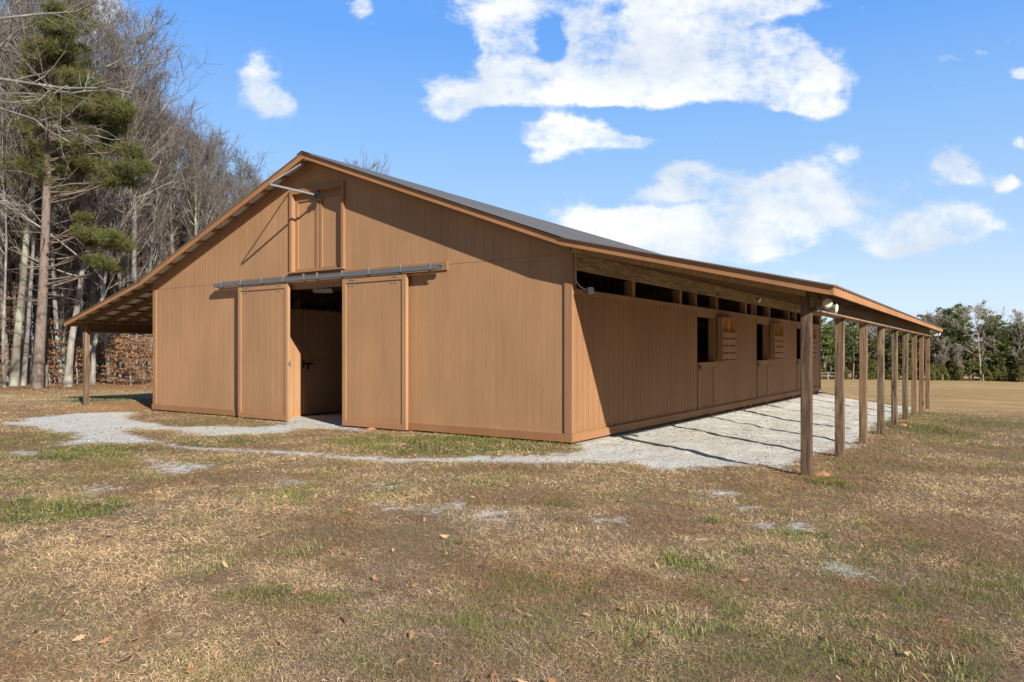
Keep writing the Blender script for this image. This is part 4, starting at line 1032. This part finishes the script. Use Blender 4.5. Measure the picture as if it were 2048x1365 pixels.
# the tall pine
def tall_pine():
    Y = 30.5; tr, base = px_trunk([(74,768),(82,660),(88,540),(92,430),(95,330),(98,230),(101,130),(104,40),(105,8)], Y); rngn = np.random.default_rng(9)
    root = empty('pine_tree'); tr[0,2] -= .2
    quads_obj('trunk', seg_tubes([(tr, np.array([.25,.20,.19,.18,.17,.16,.145,.125,.10,.08,.05,.03]))], 12), M['bark_pine'], root)
    cl = [(108,20,16),(92,48,20),(128,60,22),(150,100,22),(110,95,24),(75,110,20),(60,180,16),(160,150,22),(140,185,22),(110,200,22),(196,240,22),(175,265,20),(150,290,18),(225,285,18),(130,105,22),(168,128,24),(182,168,22),(200,212,24),(238,215,22),(252,225,16),(228,240,22),(212,262,22),(240,262,18),(250,298,20),(268,312,16),(190,300,16),(188,335,26),(228,348,30),(270,340,26),(285,335,14),(255,362,20),(215,365,18),
          (92,212,22),(90,120,22),(140,158,22),(84,88,18),(104,60,20),(120,75,16),(70,150,16),(66,215,14),(84,298,14),(105,312,12),(150,210,20),(160,238,20),(120,250,14),(150,340,16),(165,325,14),(96,170,20),(118,130,18),(178,190,18),(210,190,18),
          (176,466,18),(205,470,20),(232,478,20),(246,494,15),(195,488,15),(190,520,14),(212,532,18),(232,536,12),(168,438,10)]
    C = []; Rd = []; B1 = []; B2 = []
    bz = Vector(base)
    for (px, py, r) in cl:
        dy = rngn.normal(0, 1.1); c = np.array(at(px, py, Y+dy))-base; C0 = c; rad = r/F*Y
        # branch from the trunk, rising slightly towards the clump
        z0 = c[2]-rngn.uniform(.0, .8)-.12*abs(c[0]); f = np.interp(z0, tr[:,2], range(12)); i = min(int(f), 10); p0 = tr[i]+(tr[i+1]-tr[i])*(f-i)
        mid = (p0+C0)/2+rngn.normal(0, .12, 3)+np.array([0,0,-.15]); q = np.array([p0, (p0+mid)/2+rngn.normal(0,.05,3), mid, (mid+C0)/2+rngn.normal(0,.06,3), C0]); B1.append((q, np.linspace(.045, .014, 5)))
        for _ in range(24):
            o = rngn.normal(0, 1, 3); o /= np.linalg.norm(o); o *= rngn.random()**.4; cc = C0+o*np.array([rad*1.5, rad*1.5, rad*.62]); C.append(cc); Rd.append([.14, .14, .11])
            B2.append((np.array([C0-(cc-C0)*.2, (C0+cc)/2+rngn.normal(0, .05, 3), cc]), np.array([.014,.010,.006])))
    for _ in range(34):   # dead lower branches
        t = rngn.uniform(.2, .6); f = t*11; i = int(f); p0 = tr[i]+(tr[i+1]-tr[i])*(f-i); az = rngn.random()*6.28; q = grow_path(rngn, p0, np.array([math.cos(az), math.sin(az), .1]), rngn.uniform(.8, 2.6), 5, .15, -.02); B1.append((q, np.linspace(.022, .006, 5)))
    for _ in range(26):   # long sparse branches among the clumps
        t = rngn.uniform(.5, .97); f = t*11; i = int(f); p0 = tr[i]+(tr[i+1]-tr[i])*(f-i); az = rngn.random()*6.28; q = grow_path(rngn, p0, np.array([math.cos(az), math.sin(az), .35]), rngn.uniform(.8, 2.0), 5, .15, .02); B1.append((q, np.linspace(.03, .008, 5)))
        for s in (2, 3, 4):
            for _ in range(3): C.append(q[s]+rngn.normal(0, .25, 3)); Rd.append([.17, .17, .13])
    quads_obj('limbs', join([seg_tubes(B1, 5), seg_tubes(B2, 3)]), M['bark_pine'], root)
    quads_obj('crown', needles(rngn, C, Rd, 50, .19, .008), M['needle'], root)
    root.location = base; tag(root, 'tall pine with tiered green needle clumps at the edge of the left woods', 'tree')
tall_pine()

# dry-leaved beech saplings in the understory
def sapling(seed, h=5.0, per=6):
    rngn = np.random.default_rng(seed); root = empty('beech_sapling'); tr = grow_path(rngn, np.array([0,0,-.1]), np.array([rngn.normal(0,.1),0,1.]), h, 8, .05, .02)
    quads_obj('trunk', seg_tubes([(tr, np.linspace(.04, .01, 8))], 6), M['bark_pale'], root); B = []; C = []; Rd = []
    for i in range(20):
        f = rngn.uniform(.8, 6.8); a = int(f); p = tr[a]+(tr[a+1]-tr[a])*(f-a); az = rngn.random()*6.28; ln = rngn.uniform(.5, 1.0)*h*.32*(1.1-f/9)
        q = grow_path(rngn, p, np.array([math.cos(az), math.sin(az), rngn.uniform(-.05,.35)]), ln, 6, .1, -.01); B.append((q, np.linspace(.012, .004, 6)))
        for s in range(1, 6):
            for _ in range(3): C.append(q[s]+rngn.normal(0, .12, 3)*np.array([1,1,.35])); Rd.append([.17,.17,.05])
    quads_obj('limbs', seg_tubes(B, 4), M['bark_grey'], root); quads_obj('crown', leaf_cloud(rngn, C, Rd, per, .085, .35, .8), M['beech_leaf'], root)
    tag(root, None, 'sapling', 'orange leaved beech saplings along the wood edge'); return root
sp = [sapling(51, 5.2, 4), sapling(52, 3.6, 5), sapling(53, 2.4, 5)]
sl_ = [(40,768,37,0),(70,768,38.5,0),(110,768,36.5,1),(20,768,40,0),(165,768,38,0),(215,768,37,1),(250,767,36,1),(235,768,39,1),(275,768,37.5,1),(298,768,39,0),(90,766,41,0),(-20,768,38,0),(-60,768,40,0),(150,768,41,0),(-10,768,35,2),(30,768,36.5,2),(60,770,35,1),(262,768,34.6,2),(228,769,35.5,2),(100,768,34.8,2),(155,768,35.5,2),(190,768,36.8,2),(285,768,35.5,2),(310,768,36,1),(120,768,43,0),(55,768,44,0),(200,768,43,0),(0,768,45,0),(265,768,43,0)]
used = [False]*3
for q_, (px, py, Y, k) in enumerate(sl_):
    if q_ in (1, 4, 7, 11, 13, 16, 24, 25, 26, 28): continue
    x = (px-1024)/F*Y; o = copy_tree(sp[k]) if used[k] else sp[k]; used[k] = True
    o.location = (x, Y, hz1(x, Y)-.03); o.rotation_euler = (0, 0, rng.uniform(0, 6.28)); s = rng.uniform(.85, 1.15); o.scale = (s, s, s)
    tag(o, ['tall beech sapling holding dry orange leaves','young beech sapling with tiers of dry orange leaves','low orange leaved beech sprout'][k]+', '+('at the far left edge' if px < 25 else 'between the left trunks' if px < 75 else 'just right of the pine trunk' if px < 125 else 'beside the leaning beech' if px < 172 else 'under the left lean-to' if px < 245 else 'against the left corner of the barn')+(', set back' if Y > 38 else ''), 'sapling', ['tall orange beech saplings','mid height orange beech saplings','low beech sprouts'][k])
# the far depth of the woods: one mass of stems and twigs
def wood_mass(name, x0, x1, y0, y1, n, hgt, mats, label, seed, cond=None):
    rngn = np.random.default_rng(seed); T = []; B = []
    for _ in range(n):
        x = rngn.uniform(x0, x1); y = rngn.uniform(y0, y1)
        if cond and not cond(x, y): continue
        h = hgt*rngn.uniform(.7, 1.1); z = hz1(x, y); tr = grow_path(rngn, np.array([x, y, z-.2]), np.array([rngn.normal(0,.05), 0, 1.]), h, 6, .04, .01); T.append((tr, np.linspace(rngn.uniform(.07,.2), .02, 6)))
        for k in range(46):
            f = rngn.uniform(.3, 4.9); a = int(f); p = tr[a]+(tr[a+1]-tr[a])*(f-a); az = rngn.random()*6.28; q = grow_path(rngn, p, np.array([math.cos(az)*.6, math.sin(az)*.6, .7]), rngn.uniform(1, 3.2), 4, .22, .03); B.append((q, np.array([.03,.024,.018,.01])))
            for j in range(3): B.append((grow_path(rngn, q[1+j % 3], (q[2]-q[1])+rngn.normal(0, .5, 3), rngn.uniform(.5, 1.3), 4, .25), np.array([.016,.014,.012,.008])))
    V1, Q1 = seg_tubes(T, 5); V2, Q2 = seg_tubes(B, 3); V, Q = join([(V1, Q1), (V2, Q2)])
    o = np_mesh(name, V, Q.ravel(), np.full(len(Q), 4), [M[mats[0]], M[mats[1]]], matidx=np.concatenate([np.zeros(len(Q1)), np.ones(len(Q2))])); tag(o, label, None, None, 'stuff'); return o
wood_mass('deep_woods', -80, -14, 56, 90, 330, 15.5, ('bark_dark', 'twig'), 'far depth of the bare left woods reading as one brown mass', 3, lambda x, y: -1.05 < x/y < -.26)

# ---- the tree line across the hayfield
def far_pine(seed, h, mat='needle_far', broad=.22, bare=.3, clumps=70, per=34):
    rngn = np.random.default_rng(seed); root = empty('evergreen_tree'); tr = grow_path(rngn, np.array([0,0,-.3]), np.array([0,0,1.]), h, 8, .03, .02)
    quads_obj('trunk', seg_tubes([(tr, np.linspace(.19, .04, 8))], 6), M['bark_pale' if seed % 3 == 0 else 'bark_pine'], root); C = []; Rd = []; B = []
    for i in range(clumps):
        t = bare+(1-bare)*rngn.random()**.8; f = t*7; a = min(int(f), 6); p = tr[a]+(tr[a+1]-tr[a])*(f-a); az = rngn.random()*6.28
        w = h*broad*(1.12-t)**.6*(.55+.6*min(1, (t-bare)/.25))*rngn.uniform(.35, 1); c = p+np.array([math.cos(az)*w, math.sin(az)*w, rngn.uniform(-.2,.5)]); C.append(c); s = rngn.uniform(.5, .95); Rd.append([s, s, s*.5]); B.append((np.array([p, (p+c)/2, c]), np.array([.05,.035,.02])))
    quads_obj('limbs', seg_tubes(B, 4), M['bark_pine'], root); quads_obj('crown', leaf_cloud(rngn, C, Rd, per, .36, .8, .6), M[mat], root); return root
def bush(seed, h, mat):
    rngn = np.random.default_rng(seed); root = empty('cedar_bush'); tr = grow_path(rngn, np.array([0,0,-.1]), np.array([0,0,1.]), h*.8, 4, .05); quads_obj('trunk', seg_tubes([(tr, np.linspace(.07, .02, 4))], 5), M['bark_dark'], root)
    C = []; Rd = []
    for i in range(34):
        t = rngn.random(); w = h*.33*(1.05-t)**.7*rngn.random()**.5; az = rngn.random()*6.28; C.append([math.cos(az)*w, math.sin(az)*w, h*(.06+.9*t)]); Rd.append([h*.11]*3)
    quads_obj('crown', leaf_cloud(rngn, C, Rd, 40, .22, 1.2, .5), M[mat], root); return root
TR = [far_pine(61, 12.5), far_pine(62, 10.5, 'dark_green', .27, .12), far_pine(63, 14.0, 'needle_far', .17, .5, 46), far_pine(64, 8.5, 'cedar', .25, .05),
      bare_tree(65, 12.5, .17, spread=.36, crown_from=.25, angle=(30,75), limbs=26, sub=6, twigs=5, twig_r=.028, mats=('bark_pale','twig_pale'), up=.03),
      bare_tree(66, 11.5, .13, spread=.26, crown_from=.2, angle=(15,45), limbs=30, sub=6, twigs=6, twig_r=.03, mats=('bark_grey','twig_pale')),
      bush(67, 3.6, 'cedar'), bush(68, 2.6, 'cedar')]
TL = ['green crowned pine','dark dense evergreen','high crowned pine','olive evergreen',
      'spreading pale bare tree','grey bare tree','olive cedar bush','small olive bush']
TG = ['green pines across the field','dark evergreens across the field','tall thin pines across the field','olive evergreens across the field','pale bare trees across the field','grey bare trees across the field','cedar bushes across the field','small bushes across the field']
usedT = [False]*len(TR)
def far_put(k, px, Y, s):
    o = copy_tree(TR[k]) if usedT[k] else TR[k]; usedT[k] = True; x = (px-1024)/F*Y
    o.location = (x, Y, hz1(x, Y)-.1); o.rotation_euler = (0, 0, rng.uniform(0, 6.28)); o.scale = (s*1.08, s*1.08, s); where = 'hidden behind the barn' if px < 1640 else 'seen between the first two posts' if px < 1668 else 'between the second and third posts' if px < 1716 else 'between the third and fifth posts' if px < 1784 else 'seen between the far posts' if px < 1860 else 'just right of the far eave end' if px < 1925 else 'right of the eave' if px < 1990 else 'at the right end'
    tag(o, '%s, %s row over the field, %s' % (TL[k], 'edge' if Y < 124 else 'front' if Y < 131 else 'back', where), 'bush' if k > 5 else 'tree', TG[k])
# those that shape the skyline, left to right
for k, px, Y, s in [(5,1608,128,1.0),(0,1650,126,.92),(5,1668,130,1.05),(5,1690,131,1.0),(0,1706,127,.90),(5,1728,132,.95),(3,1742,127,.95),(5,1760,131,.9),(1,1775,127,.85),(0,1790,126,.9),(3,1808,126,1.0),(1,1822,127,.95),(0,1838,126,.92),(1,1856,128,1.0),
    (2,1880,134,.98),(1,1872,126,1.08),(2,1898,136,1.03),(0,1905,126,1.02),(2,1922,134,1.03),(1,1925,125,.98),(3,1940,124,1.05),(4,1962,122,1.0),(2,1984,134,.97),(1,1975,128,.98),(0,1998,126,.93),(4,2034,124,.92),(3,2010,127,1.0),(1,2022,129,.98),(2,2031,136,.85),(1,2050,127,1.0),(0,2062,125,.9),
    (5,1888,122,.6),(5,1916,121,.5),(4,1985,127,.75),(3,2048,123,.7)]:
    far_put(k, px, Y, s)
for _ in range(130):
    px = rng.uniform(1380, 2230); Y = rng.uniform(124, 150); k = rng.choices([0,1,3,5,4], [3,4,3,2,1])[0]; far_put(k, px, Y, rng.uniform(.74, .96))
for _ in range(70):
    px = rng.uniform(1560, 2200); far_put(rng.choice([6, 7, 7]), px, rng.uniform(118.5, 123), rng.uniform(.6, 1.15))

# ---- fences: single posts at the wood edge, the rail fence far off
def fence_post(px, Y, h, r, mat, lab, group=None):
    x = (px-1024)/F*Y; m = MB(); m.tube([(0,0,-.2),(0.01,0,h*.5),(0,.01,h*.97),(0,.01,h)], [r, r*.96, r*.93, r*.6], 9); o = m.build('fence_post', M[mat]); o.location = (x, Y, hz1(x, Y)); tag(o, lab, 'fence post', group)
fence_post(93, 32.2, .98, .055, 'bark_lichen', 'lichened round fence post standing in front of the tall pine')
for i, px in enumerate([1885,1966,2048,2130]): fence_post(px, 117.5, 1.15, .09, 'bark_pale', 'pale fence post at the foot of the far tree line', 'fence posts below the far tree line')
rf = empty('rail_fence', (0,0,0)); tag(rf, 'pale rail fence at the far left end of the hayfield, seen between the posts', 'fence')
xs = [(px-1024)/F*116 for px in range(1612, 1700, 22)]
for x in xs:
    m = MB(); z = hz1(x, 116); m.box(x-.08, x+.08, 115.9, 116.06, z-.3, z+1.2); m.build('fence_post', M['bark_pale'], rf)
for dz in (.6, 1.1):
    m = MB()
    for p, q in zip(xs[:-1], xs[1:]): m.tube([(p, 115.85, hz1(p,116)+dz), (q, 115.85, hz1(q,116)+dz)], .055, 6)
    m.build('rail', M['bark_pale'], rf)

# ------------------------------------------------------------------ grass and leaves
def grass():
    rngn = np.random.default_rng(4)
    t = NT('grass_blades', .8, .2); a_ = t.attr('tone'); t.col(a_['Color'])
    tr = t.n.new('ShaderNodeBsdfTranslucent'); t.l.new(a_['Color'], tr.inputs[0]); mx = t.n.new('ShaderNodeMixShader'); mx.inputs[0].default_value = .25
    t.l.new(t.b.outputs[0], mx.inputs[1]); t.l.new(tr.outputs[0], mx.inputs[2]); t.l.new(mx.outputs[0], t.n['Material Output'].inputs[0])
    n = NBLADE
    r = 2.9*np.exp(rngn.random(n)**.93*math.log(34/2.9)); th = rngn.uniform(-.80, .80, n)
    x = r*np.sin(th); y = r*np.cos(th)
    # clumpiness
    cl = vnoise(x*3.1, y*3.1, 5)*.6+vnoise(x*9, y*9, 6)*.4
    keep = rngn.random(n) < .16+1.35*cl**1.2; x, y, r = x[keep], y[keep], r[keep]
    a, b = to_ab(x, y)
    bad = (a < .06) & (a > -W-.06) & (b > -.07) & (b < L)
    sd = gravel_sd(x, y); nz = vnoise(x*6, y*6, 8)*.6+vnoise(x*19, y*19, 9)*.4
    bad |= (sd+.34*(nz-.5) > -.06+.14*rngn.random(len(x)))
    bad &= ~((sd > -.1) & (sd < .5) & (rngn.random(len(x)) < .02)); bad &= ~((sd > -.2) & (sd < .1) & (rngn.random(len(x)) < .38)) | ((a < .06) & (a > -W-.06) & (b > -.07) & (b < L))
    x, y, r = x[~bad], y[~bad], r[~bad]; n = len(x)
    gn = ell_field(x, y, GREEN_W); n1 = vnoise(x*1.3, y*1.3, 11); n2 = vnoise(x*.45, y*.45, 12); n3 = vnoise(x*4.2, y*4.2, 13)
    n5 = vnoise(x*7.5, y*7.5, 15)
    base_g = gn*1.1+.75*np.clip(n1*.6+n2*.55-.38, 0, 1); pg = np.clip(base_g*np.clip((n3*.5+n5*.5-.30)*3.2, 0, 1.5)+.03, 0, .92)
    green = rngn.random(n) < pg
    u = rngn.random((n, 1)); v = rngn.random((n, 1))
    straw = np.array([.93,.69,.39])*(1-u)+np.array([.50,.32,.165])*u
    brown = np.array([.30,.165,.095]); straw = np.where(v < .25+.5*np.clip(n3[:,None]*1.2+n2[:,None]*.8-1.0, 0, 1), straw*.55+brown*.45, straw)
    straw = np.where(v > .95, np.array([.74,.62,.42]), straw)
    gcol = np.array([.13,.155,.035])*(1-u)+np.array([.42,.39,.12])*u
    b0_ = vnoise(x*.7+3, y*1.1, 41)*.5+vnoise(x*2.3, y*2.9, 42)*.3+vnoise(x*7, y*7, 43)*.2; blot = (np.clip(.90+1.5*(b0_-.5), .6, 1.25)*np.where(rngn.random(n) < .22, 1.35, .95))[:,None]
    straw = straw*(np.array([1,1,1])*(1-sstep(1-b0_,.45,.62)[:,None])+np.array([.95,.80,.72])*sstep(1-b0_,.45,.62)[:,None])
    col = np.where(green[:,None], gcol*(.6+.4*blot), straw*blot)*rngn.uniform(.7, 1.2, (n, 1))
    purple = np.clip(vnoise(x*1.1+9, y*1.1, 44)*1.4-.9, 0, .4)[:,None]; col = np.where(green[:,None], col, col*(1-purple)+col.mean(1, keepdims=True)*np.array([.82,.66,.60])*purple)
    sc = np.clip((r/6)**.8, .8, 2.6)
    tall = vnoise(x*1.9, y*1.9, 21)
    ln = rngn.uniform(.018, .05, n)*(.75+.9*tall)*np.where(green, 1.05, 1.0)*np.clip(sc, .8, 1.25); wd = rngn.uniform(.0006, .0013, n)*sc
    az = rngn.random(n)*6.283+1.5*vnoise(x*3, y*3, 30); el = np.where(green, rngn.uniform(.5, 1.35, n), rngn.uniform(.0, .85, n)**1.3)
    d = np.stack([np.cos(az)*np.cos(el), np.sin(az)*np.cos(el), np.sin(el)], 1); s = np.stack([-np.sin(az), np.cos(az), np.zeros(n)], 1)
    s = s+np.stack([np.zeros(n), np.zeros(n), rngn.normal(0, .5, n)], 1)
    p = np.stack([x, y, hz(x, y)+rngn.uniform(-.004, .015, n)], 1)
    lift = np.zeros((n, 3)); bend = rngn.uniform(.0, .22, n); lift[:,2] = -bend*ln
    m = p+d*(ln*.5)[:,None]; tp = p+d*ln[:,None]+lift; tp[:,2] = np.maximum(tp[:,2], p[:,2]-.002)
    w = s*wd[:,None]
    V = np.stack([p-w, p+w, m+w*.9, m-w*.9, tp], 1).reshape(-1, 3)
    k = np.arange(n)[:,None]*5
    loops = np.concatenate([k, k+1, k+2, k+3, k+3, k+2, k+4], 1).ravel(); sizes = np.tile([4, 3], n)
    C4 = np.repeat(np.concatenate([col, np.ones((n, 1))], 1), 5, 0)
    o = np_mesh('grass', V, loops, sizes, t.done(), colors=C4); tag(o, 'short dead and green winter grass over the foreground turf', None, None, 'stuff')
NBLADE = 1300000
grass()
def fallen_leaves():
    rngn = np.random.default_rng(8); n = 900; r = 3.0*np.exp(rngn.random(n)*math.log(34/3.0)); th = rngn.uniform(-.75, .7, n); x = r*np.sin(th); y = r*np.cos(th)
    keep = rngn.random(n) < np.where(x < 2, .75, .4); a, b = to_ab(x, y); keep &= ~((a > -W-.1) & (a < 4) & (b > -.1)); x, y = x[keep], y[keep]
    # a thick drift of litter under the wood edge
    m = 5200; x2 = rngn.uniform(-30, -15, m); y2 = rngn.uniform(26.5, 38, m); x = np.concatenate([x, x2]); y = np.concatenate([y, y2]); n = len(x)
    V = []; loops = []; sizes = []; base = 0
    out = np.array([(-.5,0),(-.28,.13),(-.2,.09),(-.05,.24),(.03,.12),(.2,.2),(.26,.08),(.5,0),(.26,-.08),(.2,-.2),(.03,-.12),(-.05,-.24),(-.2,-.09),(-.28,-.13)])
    az = rngn.random(n)*6.28; sz = rngn.uniform(.045, .085, n); tx = rngn.normal(0, .35, n); ty = rngn.normal(0, .35, n); z = hz(x, y)+.03; cu = rngn.uniform(-.6, .9, n)
    c, s = np.cos(az), np.sin(az); lx = out[None,:,0]*sz[:,None]; ly = out[None,:,1]*sz[:,None]
    X = x[:,None]+lx*c[:,None]-ly*s[:,None]; Yy = y[:,None]+lx*s[:,None]+ly*c[:,None]; Zz = z[:,None]+lx*tx[:,None]+ly*ty[:,None]+cu[:,None]*(out[None,:,0]**2)*sz[:,None]
    V = np.stack([X, Yy, Zz], -1).reshape(-1, 3); k = len(out)
    t = NT('fallen_oak_leaves', .7, .25); t.col(t.ramp(t.island(), [(0,(.13,.06,.03)),(.4,(.30,.14,.06)),(.75,(.46,.26,.12)),(1,(.52,.36,.2))]))
    o = np_mesh('fallen_leaves', V, np.arange(n*k), np.full(n, k), t.done()); tag(o, 'scattered brown oak leaves lying on the turf and wood edge', None, None, 'stuff')
fallen_leaves()
def gravel_grit():
    rngn = np.random.default_rng(15); n = 60000
    r = 6*np.exp(rngn.random(n)*math.log(34/6)); th = rngn.uniform(-.7, .7, n); x = r*np.sin(th); y = r*np.cos(th)
    sd = gravel_sd(x, y); a, b = to_ab(x, y); keep = (sd > -.25) & ~((a < 0) & (a > -W) & (b > .3)); dens = np.clip(vnoise(x*1.6, y*1.6, 61)*1.8-.45, .08, 1); keep &= rngn.random(n) < dens; x, y, r = x[keep], y[keep], r[keep]; n = len(x)
    s_ = rngn.uniform(.004, .011, n)*np.clip(r/10, .9, 1.5); z = hz(x, y)+s_*.2; az = rngn.random(n)*6.28; c, q = np.cos(az), np.sin(az); el = rngn.uniform(.8, 2.6, n)
    O = np.array([(1,0,0),(0,1,0),(-1,0,0),(0,-1,0),(0,0,.6),(0,0,-.5)]); lx = O[None,:,0]*(s_*el)[:,None]; ly = O[None,:,1]*s_[:,None]*.8
    V = np.stack([x[:,None]+lx*c[:,None]-ly*q[:,None], y[:,None]+lx*q[:,None]+ly*c[:,None], z[:,None]+O[None,:,2]*s_[:,None]], -1).reshape(-1, 3)
    T_ = np.array([(0,1,4),(1,2,4),(2,3,4),(3,0,4),(1,0,5),(2,1,5),(3,2,5),(0,3,5)]); Q = (np.arange(n)[:,None,None]*6+T_[None]).reshape(-1, 3)
    t = NT('grit_and_straw_bits', .9, .15); t.col(t.ramp(t.island(), [(0,(.10,.075,.05)),(.35,(.24,.18,.12)),(.6,(.30,.27,.22)),(.85,(.46,.45,.42)),(1,(.68,.67,.63))]))
    o = np_mesh('gravel_grit', V, Q.ravel(), np.full(len(Q), 3), t.done()); tag(o, 'grit, chips and straw bits strewn over the crushed stone', None, None, 'stuff')
gravel_grit()
# weed tufts one can pick out
def tuft(seed, n, h, spread, c0_, c1_, name):
    rngn = np.random.default_rng(seed); az = rngn.random(n)*6.28; el = rngn.uniform(.25, 1.4, n); ln = h*rngn.uniform(.5, 1.1, n); r = spread*np.sqrt(rngn.random(n))*.45; a2 = rngn.random(n)*6.28
    p = np.stack([r*np.cos(a2), r*np.sin(a2), np.full(n, -.01)], 1); d = np.stack([np.cos(az)*np.cos(el), np.sin(az)*np.cos(el), np.sin(el)], 1); s = np.stack([-np.sin(az), np.cos(az), np.zeros(n)], 1)*(.0018)
    m = p+d*(ln*.55)[:,None]; tp = p+d*ln[:,None]; tp[:,2] -= ln*.3*np.cos(el); V = np.stack([p-s, p+s, m+s, m-s, tp], 1).reshape(-1, 3); k = np.arange(n)[:,None]*5
    t = NT(name+'_blades', .7, .25); t.col(t.mix(t.island(), c0_, c1_))
    o = np_mesh(name, V, np.concatenate([k, k+1, k+2, k+3, k+3, k+2, k+4], 1).ravel(), np.tile([4, 3], n), t.done()); return o
tA = tuft(1, 260, .055, .22, (.035,.075,.015), (.13,.19,.05), 'weed_tuft'); tB = tuft(2, 520, .065, .50, (.14,.17,.045), (.40,.36,.16), 'grass_tuft')
TA = [(1420,1043,1.1,'dark green weed tuft beside the gravel specks right of centre'),(1484,1104,1.0,'bright weed tuft low on the right of the lawn'),(790,970,.9,'one of three green weed tufts level with each other in mid lawn, at left'),(958,966,1.1,None),(985,972,1.0,None),(570,924,1.0,'green weed tuft just below the thin gravel strip'),
      (692,1028,.8,'small green weed tuft by the left end of the gravel specks'),(1110,1010,.9,'green weed tuft right of the gravel specks'),(905,1086,.8,'small weed tuft below the gravel specks'),(1590,1066,1.1,'green weeds on the rear edge of the right gravel patch'),(1640,1072,1.1,None),
      (735,893,1.2,'green weeds in the grass strip in front of the right sliding door'),(802,907,1.1,None),(1650,955,1.5,'green weeds at the foot of the nearest post'),(1622,948,1.1,None),(162,812,1.6,'green weeds around the foot of the left lean-to post'),(1745,962,1.0,None),(1040,876,1.0,'tall dark weed against the gable base board'),(1845,828,2.2,'green weeds at the foot of the seventh post'),(1752,865,1.3,None)]
ua = False
for (px, py, s, lab) in TA:
    o = tA if not ua else tA.copy()
    if ua: COL.objects.link(o)
    ua = True; x, y = ground_at(px, py); o.location = (x, y, hz1(x, y)); o.rotation_euler = (0, 0, rng.uniform(0, 6.28)); o.scale = (s, s, s*.85)
    tag(o, lab or 'green weed tuft on the lawn among its like', 'weed', 'green weed tufts on the lawn')
ub = False
for (px, py, s, lab) in [(1395,1120,1.5,'large pale green grass tuft right of the lawn centre'),(1352,1133,.9,'smaller pale green tuft beside the large one'),(585,1098,1.2,'yellow green grass tuft left of the lawn centre'),(400,1130,1.3,'dry brown grass tuft in the lower left lawn'),(1310,1250,1.6,'long straw coloured tuft at the bottom right of centre'),(1800,1330,1.8,'dense tuft at the bottom right'),(290,950,.9,'pale dry tuft below the left gravel patch')]:
    o = tB if not ub else tB.copy()
    if ub: COL.objects.link(o)
    ub = True; x, y = ground_at(px, py); o.location = (x, y, hz1(x, y)); o.rotation_euler = (0, 0, rng.uniform(0, 6.28)); o.scale = (s, s, s*.8); tag(o, lab, 'grass tuft', 'pale grass tufts on the lawn')
